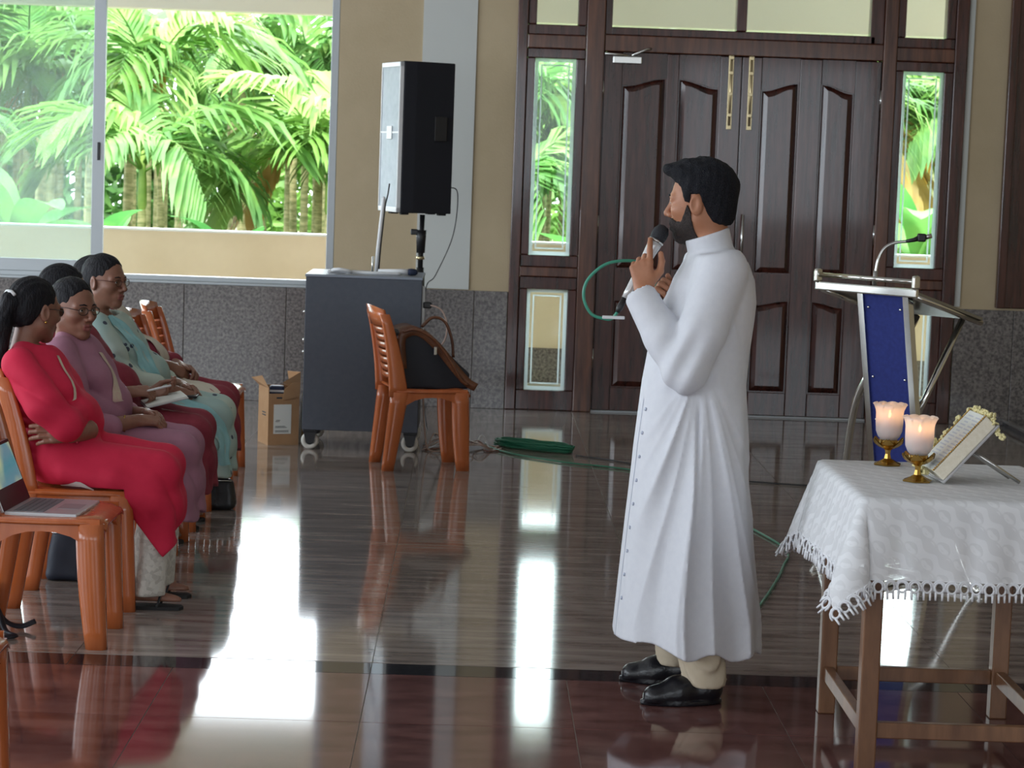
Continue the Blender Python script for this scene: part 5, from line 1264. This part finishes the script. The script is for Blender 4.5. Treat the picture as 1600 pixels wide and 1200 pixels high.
    # keep the dress on the seat: nothing of it sinks below the seat inside the chair
    below = (v[:, 0] < 0.27) & (v[:, 2] < 0.452); v[below, 2] = 0.452+0.0*v[below, 2]
    dr_ = link(opt.get('garment', 'tunic'), np_mesh(opt.get('garment', 'tunic'), v, q, cloth), t)
    # trousers
    P = SDF((0.04, -0.24, 0.03), (0.54, 0.24, 0.52), 0.008)
    for sy in (-1, 1): P.chain([(0.36, sy*0.10, 0.46), ((0.36+fx)/2, sy*0.10, 0.25), (fx-0.015, sy*0.105, 0.06)], (0.060, 0.066, 0.072), 0.02, ((1, 0, 0), 0.9))
    P.disp(lambda x, y, z: 0.004*np.sin(75*y+20*x)); P.cut(lambda x, y, z: 0.052-z)
    v, q = P.net(); link('trousers', np_mesh('trousers', v, q, pants), t)
    for sy in (-1, 1):
        f = MB().prism([(0.275, sy*0.105-0.034), (0.40, sy*0.11-0.040), (0.465, sy*0.115-0.030), (0.478, sy*0.115), (0.465, sy*0.115+0.030), (0.40, sy*0.11+0.040), (0.275, sy*0.105+0.034)], 0.001, 0.013, 'z').build('sandal', M_RUBBER, t, (fx-0.36, 0, 0))
        MB().tube(spline([(0.385, sy*0.11-0.040, 0.012), (0.395, sy*0.11-0.02, 0.052), (0.40, sy*0.11+0.02, 0.052), (0.39, sy*0.11+0.040, 0.012)], 4), 0.006, 6, flat=0.5).build('strap', M_RUBBER, f)
    return t, C, ch, R, hc
M_RED = mat('crimson_cotton', (0.60, 0.012, 0.055), 0.8, col2=(0.66, 0.016, 0.065), scale=12)
M_WLACE = mat('white_lace_cotton', (0.66, 0.64, 0.58), 0.85, col2=(0.52, 0.50, 0.45), scale=60, kind='voronoi', bump=0.4, bscale=90)
M_MAUVE = mat('mauve_cotton', (0.35, 0.165, 0.235), 0.85, col2=(0.39, 0.185, 0.255), scale=14)
M_CREAMT = mat('cream_floral_trim', (0.60, 0.42, 0.36), 0.8, col2=(0.62, 0.56, 0.42), scale=40)
M_CREAM = mat('cream_cotton', (0.60, 0.54, 0.44), 0.85)
def print_mat(name, base, base2, dots, sc_, thr):
    m, nt, b = _nodes(name); tc = N(nt, 'ShaderNodeTexCoord'); vo = N(nt, 'ShaderNodeTexVoronoi', Scale=sc_); nz = N(nt, 'ShaderNodeTexNoise', Scale=5.0)
    nt.links.new(tc.outputs['Object'], vo.inputs['Vector']); nt.links.new(tc.outputs['Object'], nz.inputs['Vector'])
    r1 = N(nt, 'ShaderNodeValToRGB'); r1.color_ramp.elements[0].position = thr; r1.color_ramp.elements[0].color = (1, 1, 1, 1); r1.color_ramp.elements[1].position = thr+0.03; r1.color_ramp.elements[1].color = (0, 0, 0, 1)
    nt.links.new(vo.outputs['Distance'], r1.inputs['Fac'])
    r2 = N(nt, 'ShaderNodeValToRGB'); r2.color_ramp.elements[0].position = 0.4; r2.color_ramp.elements[0].color = (*base, 1); r2.color_ramp.elements[1].position = 0.6; r2.color_ramp.elements[1].color = (*base2, 1); nt.links.new(nz.outputs['Fac'], r2.inputs['Fac'])
    r3 = N(nt, 'ShaderNodeValToRGB'); r3.color_ramp.interpolation = 'CONSTANT'; r3.color_ramp.elements[0].color = (*dots[0], 1); r3.color_ramp.elements[1].position = 0.72; r3.color_ramp.elements[1].color = (*dots[1], 1); nt.links.new(vo.outputs['Color'], r3.inputs['Fac'])
    mx = N(nt, 'ShaderNodeMix', data_type='RGBA'); nt.links.new(r1.outputs['Color'], mx.inputs[0]); nt.links.new(r2.outputs['Color'], mx.inputs[6]); nt.links.new(r3.outputs['Color'], mx.inputs[7]); nt.links.new(mx.outputs[2], b.inputs['Base Color']); b.inputs['Roughness'].default_value = 0.85
    return m
M_MINT = print_mat('mint_floral_print', (0.36, 0.50, 0.47), (0.50, 0.58, 0.50), ((0.06, 0.07, 0.10), (0.55, 0.30, 0.14)), 16.0, 0.17)
M_AQUA = mat('aqua_chiffon', (0.26, 0.52, 0.54), 0.8, col2=(0.34, 0.58, 0.58), scale=9)
M_MAG = mat('magenta_silk', (0.34, 0.012, 0.060), 0.4); M_MAR = mat('maroon_cotton', (0.22, 0.020, 0.040), 0.8, col2=(0.26, 0.03, 0.05), scale=14)
M_SPECD = mat('dark_frame', (0.02, 0.012, 0.012), 0.3); M_SPECB = mat('brown_frame', (0.10, 0.03, 0.02), 0.3)
F3 = (0.066, 0.058, 0.050)
# woman in red, arms crossed
t, C, ch, R, hc = woman('woman in a crimson tunic with arms crossed and a long ponytail', (-1.50, 8.34), (-0.105, 0.02, 1.072), 48, 6, M_RED, M_WLACE,
    [(((-0.125, -0.165, 0.885), (-0.02, -0.215, 0.745), (0.055, -0.20, 0.675), (0.07, -0.06, 0.70), (0.06, 0.06, 0.715)), (0.062, 0.060, 0.058, 0.052, 0.048)), (((-0.125, 0.165, 0.885), (0.0, 0.20, 0.73), (0.06, 0.15, 0.66), (0.09, 0.02, 0.655), (0.075, -0.09, 0.655)), (0.062, 0.056, 0.052, 0.048, 0.044))],
    [dict(w=(0.080, -0.185, 0.640), d=(-0.85, -0.30, 0.05), n=(0.05, -0.9, 0.35), t=(0.1, 0.3, 0.9), curl=(0.25, 0.28, 0.32, 0.36), sc=1.0, **{'from': (0.11, -0.08, 0.645)}), dict(w=(0.05, 0.12, 0.72), d=(-0.3, 0.8, 0.1), n=(0.7, 0.2, 0.6), t=(0.1, 0.1, 1), curl=(0.5,)*4, sc=0.9, **{'from': (0.065, 0.04, 0.71)})],
    dict(hem=0.20, vee=True, foot=0.36, tail=True, clip=(-0.125, 0, 0.052), specs=M_SPECD, earring=True, side=True, garment='crimson_tunic'))
ribbon(C, [(-0.045, -0.035, 0.90), (-0.015, -0.06, 0.86), (0.02, -0.085, 0.80), (0.05, -0.10, 0.745)], 0.007, 0.003, 'neckline_trim', M_CREAMT, t, 6, 3)
ribbon(C, [(0.030, -0.175, 0.435), (0.10, -0.185, 0.475), (0.16, -0.19, 0.452)], [0.004, 0.016, 0.004], 0.004, 'white_undershirt', M_WPLAST, t, 5, 3)
MB().tube([(0.092+0.030*math.cos(q)*0.25, -0.135+0.0*q, 0.655) if False else (0.088+0.006*math.cos(q), -0.140+0.028*math.cos(q)*0.2, 0.655+0.031*math.sin(q)) if False else (0.088, -0.160+0.036*math.cos(q)*0.45, 0.642+0.036*math.sin(q)) for q in [2*PI*k/14 for k in range(15)]], 0.005, 6).build('wrist_watch', M_STEEL, t)
p = hc+R @ V3(-0.03, 0, -0.155); MB().tube([(nbx, nby, nbz) for nbx, nby, nbz in [(p[0]+0.056*math.cos(q), p[1]+0.056*math.sin(q), p[2]-0.012+0.016*math.cos(q+2.6)) for q in [2*PI*k/22 for k in range(23)]]], 0.0028, 5).build('neck_chain', M_GOLD, t)
# woman in mauve, hands clasped
t, C, ch, R, hc = woman('woman with spectacles in a mauve tunic, hands clasped in her lap', (-1.50, 8.93), (-0.055, -0.045, 1.045), -40, 4, M_MAUVE, M_CREAM,
    [(((-0.085, -0.17, 0.875), (-0.02, -0.225, 0.72), (0.045, -0.225, 0.605), (0.115, -0.205, 0.600)), (0.066, 0.062, 0.056, 0.052)), (((-0.085, 0.17, 0.875), (0.0, 0.215, 0.70), (0.07, 0.20, 0.62), (0.13, 0.15, 0.61)), (0.062, 0.058, 0.052, 0.048))],
    [dict(w=(0.215, -0.125, 0.622), d=(0.85, 0.35, -0.02), n=(-0.1, -0.5, 0.85), t=(0.3, 0.8, 0.4), curl=(0.55, 0.6, 0.65, 0.7), sc=0.92, **{'from': (0.09, -0.205, 0.60)}), dict(w=(0.225, 0.02, 0.63), d=(0.75, -0.6, 0.0), n=(0.2, 0.5, 0.8), t=(0.3, -0.8, 0.4), curl=(0.5, 0.55, 0.6, 0.6), sc=0.92, **{'from': (0.12, 0.14, 0.615)})],
    dict(hem=0.24, specs=M_SPECD, earring=True, fat=1.05, garment='mauve_tunic'))
ribbon(C, [(0.0, -0.045, 0.875), (0.05, -0.06, 0.83), (0.095, -0.075, 0.76), (0.11, -0.08, 0.68)], [0.010, 0.018, 0.024], 0.003, 'neckline_trim', M_CREAMT, t, 6, 5)
MB().tube([(0.168, -0.158+0.030*math.cos(q)*0.8, 0.612+0.031*math.sin(q)) for q in [2*PI*k/14 for k in range(15)]], 0.0035, 6).build('bangle', M_GOLD, t)
# woman writing in a notebook
t, C, ch, R, hc = woman('woman in dark red writing in a notebook, mostly hidden between two neighbours', (-1.52, 9.52), (-0.185, -0.01, 1.062), 10, 8, M_MAR, M_MAG,
    [(((-0.20, -0.165, 0.875), (-0.10, -0.20, 0.72), (-0.02, -0.20, 0.65), (0.03, -0.17, 0.655)), (0.058, 0.054, 0.050, 0.046)), (((-0.20, 0.165, 0.875), (-0.08, 0.20, 0.72), (0.0, 0.19, 0.64), (0.08, 0.12, 0.645)), (0.058, 0.054, 0.050, 0.046))],
    [dict(w=(0.110, -0.125, 0.668), d=(0.85, 0.30, 0.05), n=(0.0, -0.5, 0.85), t=(0.2, 0.8, 0.5), curl=(0.55, 0.7, 0.8, 0.8), sc=0.92, **{'from': (0.02, -0.17, 0.655)}), dict(w=(0.16, 0.06, 0.645), d=(0.8, -0.2, 0.1), n=(0.1, 0.5, -0.8), t=(0.0, 0.4, 0.8), curl=(0.4,)*4, sc=0.92, **{'from': (0.07, 0.12, 0.645)})],
    dict(hem=0.26, garment='dark_red_tunic'))
MB().tube([(0.085, -0.139+0.030*math.cos(q)*0.9, 0.663+0.031*math.sin(q)) for q in [2*PI*k/14 for k in range(15)]], 0.006, 6).build('orange_wristband', mat('orange_band', (0.55, 0.18, 0.05), 0.6), t)
nb_ = thing('notebook', 'small white notebook resting on the lap of the woman writing', 'notebook', (-1.275, 9.47, 0.628), math.radians(15))
tilt = Matrix.Rotation(math.radians(-14), 4, 'Y')
MB().box((-0.09, -0.11, 0.0), (0.09, 0.11, 0.004), 0.001, tilt).build('cover', M_COVER, nb_); MB().box((-0.086, -0.106, 0.004), (0.086, 0.106, 0.012), 0.001, tilt).build('pages', M_PAPER, nb_)
pen = MB().tube([(-1.345, 9.40, 0.665), (-1.335, 9.405, 0.675), (-1.235, 9.36, 0.705)], [0.001, 0.0045, 0.0045], 8).build('pen', M_WPLAST); tag(pen, 'white pen held above the notebook', 'pen')
# woman in mint green
t, C, ch, R, hc = woman('woman with round spectacles in a pale mint floral tunic, hands in her lap', (-1.50, 10.12), (-0.125, -0.05, 1.085), -28, 2, M_MINT, M_AQUA,
    [(((-0.145, -0.17, 0.890), (-0.06, -0.235, 0.76), (0.02, -0.235, 0.655), (0.12, -0.20, 0.640)), (0.066, 0.062, 0.060, 0.056)), (((-0.145, 0.17, 0.890), (-0.03, 0.22, 0.74), (0.05, 0.21, 0.64), (0.12, 0.15, 0.63)), (0.062, 0.058, 0.052, 0.048))],
    [dict(w=(0.205, -0.135, 0.615), d=(0.85, 0.25, -0.30), n=(0.3, -0.5, 0.85), t=(0.2, 0.8, 0.4), curl=(0.45, 0.5, 0.55, 0.6), sc=0.95, **{'from': (0.09, -0.205, 0.645)}), dict(w=(0.215, 0.03, 0.62), d=(0.75, -0.55, -0.1), n=(0.2, 0.5, 0.8), t=(0.3, -0.8, 0.4), curl=(0.5,)*4, sc=0.95, **{'from': (0.11, 0.14, 0.63)})],
    dict(hem=0.245, specs=M_SPECB, fat=1.08, side=True, garment='mint_tunic'))
ribbon(C, [(-0.10, -0.10, 0.93), (-0.02, -0.115, 0.86), (0.055, -0.12, 0.78), (0.10, -0.13, 0.68), (0.12, -0.14, 0.62)], [0.026, 0.036, 0.045, 0.05], 0.006, 'shawl', M_AQUA, t, 6, 9, jitter=0.010)
ribbon(C, [(0.10, -0.16, 0.58), (0.22, -0.17, 0.56), (0.34, -0.17, 0.50), (0.40, -0.16, 0.40), (0.41, -0.15, 0.30)], [0.05, 0.055, 0.05, 0.04], 0.007, 'shawl_end', M_AQUA, t, 6, 9, jitter=0.010)
MB().tube([(0.150, -0.182+0.030*math.cos(q)*0.9, 0.634+0.032*math.sin(q)) for q in [2*PI*k/14 for k in range(15)]], 0.004, 6).build('bangle', M_STEEL, t)
ph = MB().box((-1.275, 9.965, 0.588), (-1.20, 10.09, 0.600), 0.004).build('phone', M_BLACK); tag(ph, 'black phone under the hand of the woman in mint green', 'phone')
# woman in maroon with cream scarf
t, C, ch, R, hc = woman('woman in maroon with a long cream scarf, face hidden behind the woman in mint', (-1.545, 10.71), (-0.225, -0.02, 1.045), -10, 4, M_MAR, M_CREAM,
    [(((-0.23, -0.165, 0.865), (-0.10, -0.21, 0.76), (0.03, -0.215, 0.690), (0.09, -0.16, 0.665)), (0.058, 0.056, 0.052, 0.048)), (((-0.23, 0.165, 0.865), (-0.07, 0.21, 0.74), (0.05, 0.20, 0.67), (0.12, 0.12, 0.66)), (0.058, 0.054, 0.050, 0.046))],
    [dict(w=(0.135, -0.10, 0.665), d=(0.7, 0.35, -0.35), n=(0.3, -0.6, 0.75), t=(0.2, 0.8, 0.4), curl=(0.5,)*4, sc=0.95, **{'from': (0.06, -0.185, 0.68)}), dict(w=(0.17, 0.04, 0.65), d=(0.75, -0.5, -0.1), n=(0.2, 0.5, 0.8), t=(0.3, -0.8, 0.4), curl=(0.5,)*4, sc=0.95, **{'from': (0.11, 0.12, 0.66)})],
    dict(hem=0.26, garment='maroon_tunic', side=True))
ribbon(C, [(-0.17, -0.06, 0.93), (-0.06, -0.045, 0.88), (0.04, -0.045, 0.80), (0.10, -0.06, 0.70), (0.14, -0.09, 0.62), (0.25, -0.13, 0.58), (0.37, -0.13, 0.52)], [0.034, 0.034, 0.038, 0.042], 0.006, 'scarf', M_CREAM, t, 6, 7, jitter=0.008)

# ------------------------------------------------------------------ things on and under the chairs
lap = thing('laptop', 'open silver laptop with a dark screen bezel on an empty plastic chair', 'laptop', (-1.43, 7.70, 0.4385), math.radians(-4))
M_SILV = mat('silver_laptop', (0.55, 0.56, 0.58), 0.35, 0.5); M_KEY = mat('grey_keyboard', (0.16, 0.17, 0.19), 0.5)
base_ = MB().box((-0.10, -0.165, 0.0), (0.145, 0.165, 0.014), 0.004).build('base', M_SILV, lap)
for i in range(5):
    for j in range(13): MB().box((-0.075+0.021*i, -0.142+0.022*j, 0.014), (-0.057+0.021*i, -0.123+0.022*j, 0.0158)).build('key', M_KEY, base_)
MB().box((0.05, -0.055, 0.014), (0.125, 0.055, 0.0148)).build('touchpad', mat('touchpad_grey', (0.30, 0.31, 0.33), 0.3), base_)
Ls = Matrix.Translation((-0.10, 0, 0.010)) @ Matrix.Rotation(math.radians(-22), 4, 'Y')
MB().box((-0.010, -0.165, 0.0), (0.0, 0.165, 0.225), 0.003, Ls).build('lid', M_SILV, lap)
MB().box((0.0, -0.162, 0.003), (0.0015, 0.162, 0.222), 0.0, Ls).build('bezel', M_BLACK, lap)
def screen_mat():
    m, nt, b = _nodes('glowing_screen'); tc = N(nt, 'ShaderNodeTexCoord'); wv = N(nt, 'ShaderNodeTexNoise', Scale=6.0, Detail=1.0); nt.links.new(tc.outputs['Object'], wv.inputs['Vector'])
    rp = N(nt, 'ShaderNodeValToRGB'); rp.color_ramp.elements[0].position = 0.40; rp.color_ramp.elements[0].color = (0.10, 0.35, 0.42, 1); rp.color_ramp.elements[1].position = 0.58; rp.color_ramp.elements[1].color = (0.62, 0.72, 0.40, 1)
    nt.links.new(wv.outputs['Fac'], rp.inputs['Fac']); nt.links.new(rp.outputs['Color'], b.inputs['Emission Color']); b.inputs['Emission Strength'].default_value = 0.35; b.inputs['Base Color'].default_value = (0.01, 0.01, 0.01, 1); b.inputs['Roughness'].default_value = 0.15; return m
MB().box((0.0015, -0.154, 0.075), (0.002, 0.154, 0.212), 0.0, Ls).build('screen', screen_mat(), lap)
def soft_bag(name, label, loc, size, m, handle=True, rot=0.0):
    t = thing(name, label, 'bag', loc, rot); a, b, c = size
    S = SDF((-a-0.03, -b-0.03, -0.01), (a+0.03, b+0.03, c+0.03), 0.008)
    S.func(lambda x, y, z: np.sqrt(np.maximum(np.abs(x)-a*(1-0.15*z/c)+0.03, 0)**2+np.maximum(np.abs(y)-b*(1-0.35*z/c)+0.03, 0)**2+np.maximum(np.abs(z-c/2)-c/2+0.03, 0)**2)-0.03, 0); S.disp(lambda x, y, z: 0.003*np.sin(40*x+20*z)*np.sin(30*z+15*y))
    S.cut(lambda x, y, z: 0.001-z); v, q = S.net(); link('body', np_mesh('body', v, q, m), t)
    if handle: MB().tube(spline([(-a*0.55, 0, c-0.015), (-a*0.4, -b*0.7, c+0.05), (0, -b*0.9, c+0.06), (a*0.4, -b*0.7, c+0.05), (a*0.55, 0, c-0.015)], 5), 0.009, 8).build('handle', m, t)
    MB().tube([(-a*0.8, -b*0.66, c*0.93), (a*0.8, -b*0.66, c*0.93)], 0.003, 5).build('zip', M_STEEL, t)
    return t
M_BAGB = mat('black_bag_leather', (0.014, 0.014, 0.016), 0.4, bump=0.2, bscale=50)
soft_bag('handbag', 'black leather handbag standing on the floor before the end of the seated row', (-1.18, 10.60, 0.0), (0.10, 0.05, 0.15), M_BAGB)
soft_bag('backpack', 'dark navy backpack lying under the chair of the woman in red', (-1.50, 8.78, 0.0), (0.12, 0.10, 0.20), mat('navy_nylon', (0.012, 0.017, 0.032), 0.6))
sb = soft_bag('shoulder_bag', 'small black bag with loose straps on the floor beside the laptop chair', (-1.69, 7.76, 0.0), (0.09, 0.07, 0.17), M_NAVY, False)
MB().tube(spline([(0.05, -0.03, 0.15), (0.10, -0.05, 0.08), (0.13, -0.08, 0.02), (0.17, -0.12, 0.012), (0.13, -0.15, 0.012)], 5), 0.014, 8, flat=0.5).build('strap', M_NAVY, sb)
MB().tube(spline([(0.05, 0.02, 0.12), (0.11, 0.0, 0.04), (0.16, 0.02, 0.014), (0.21, 0.04, 0.03)], 5), 0.012, 8, flat=0.5).build('strap', M_NAVY, sb)
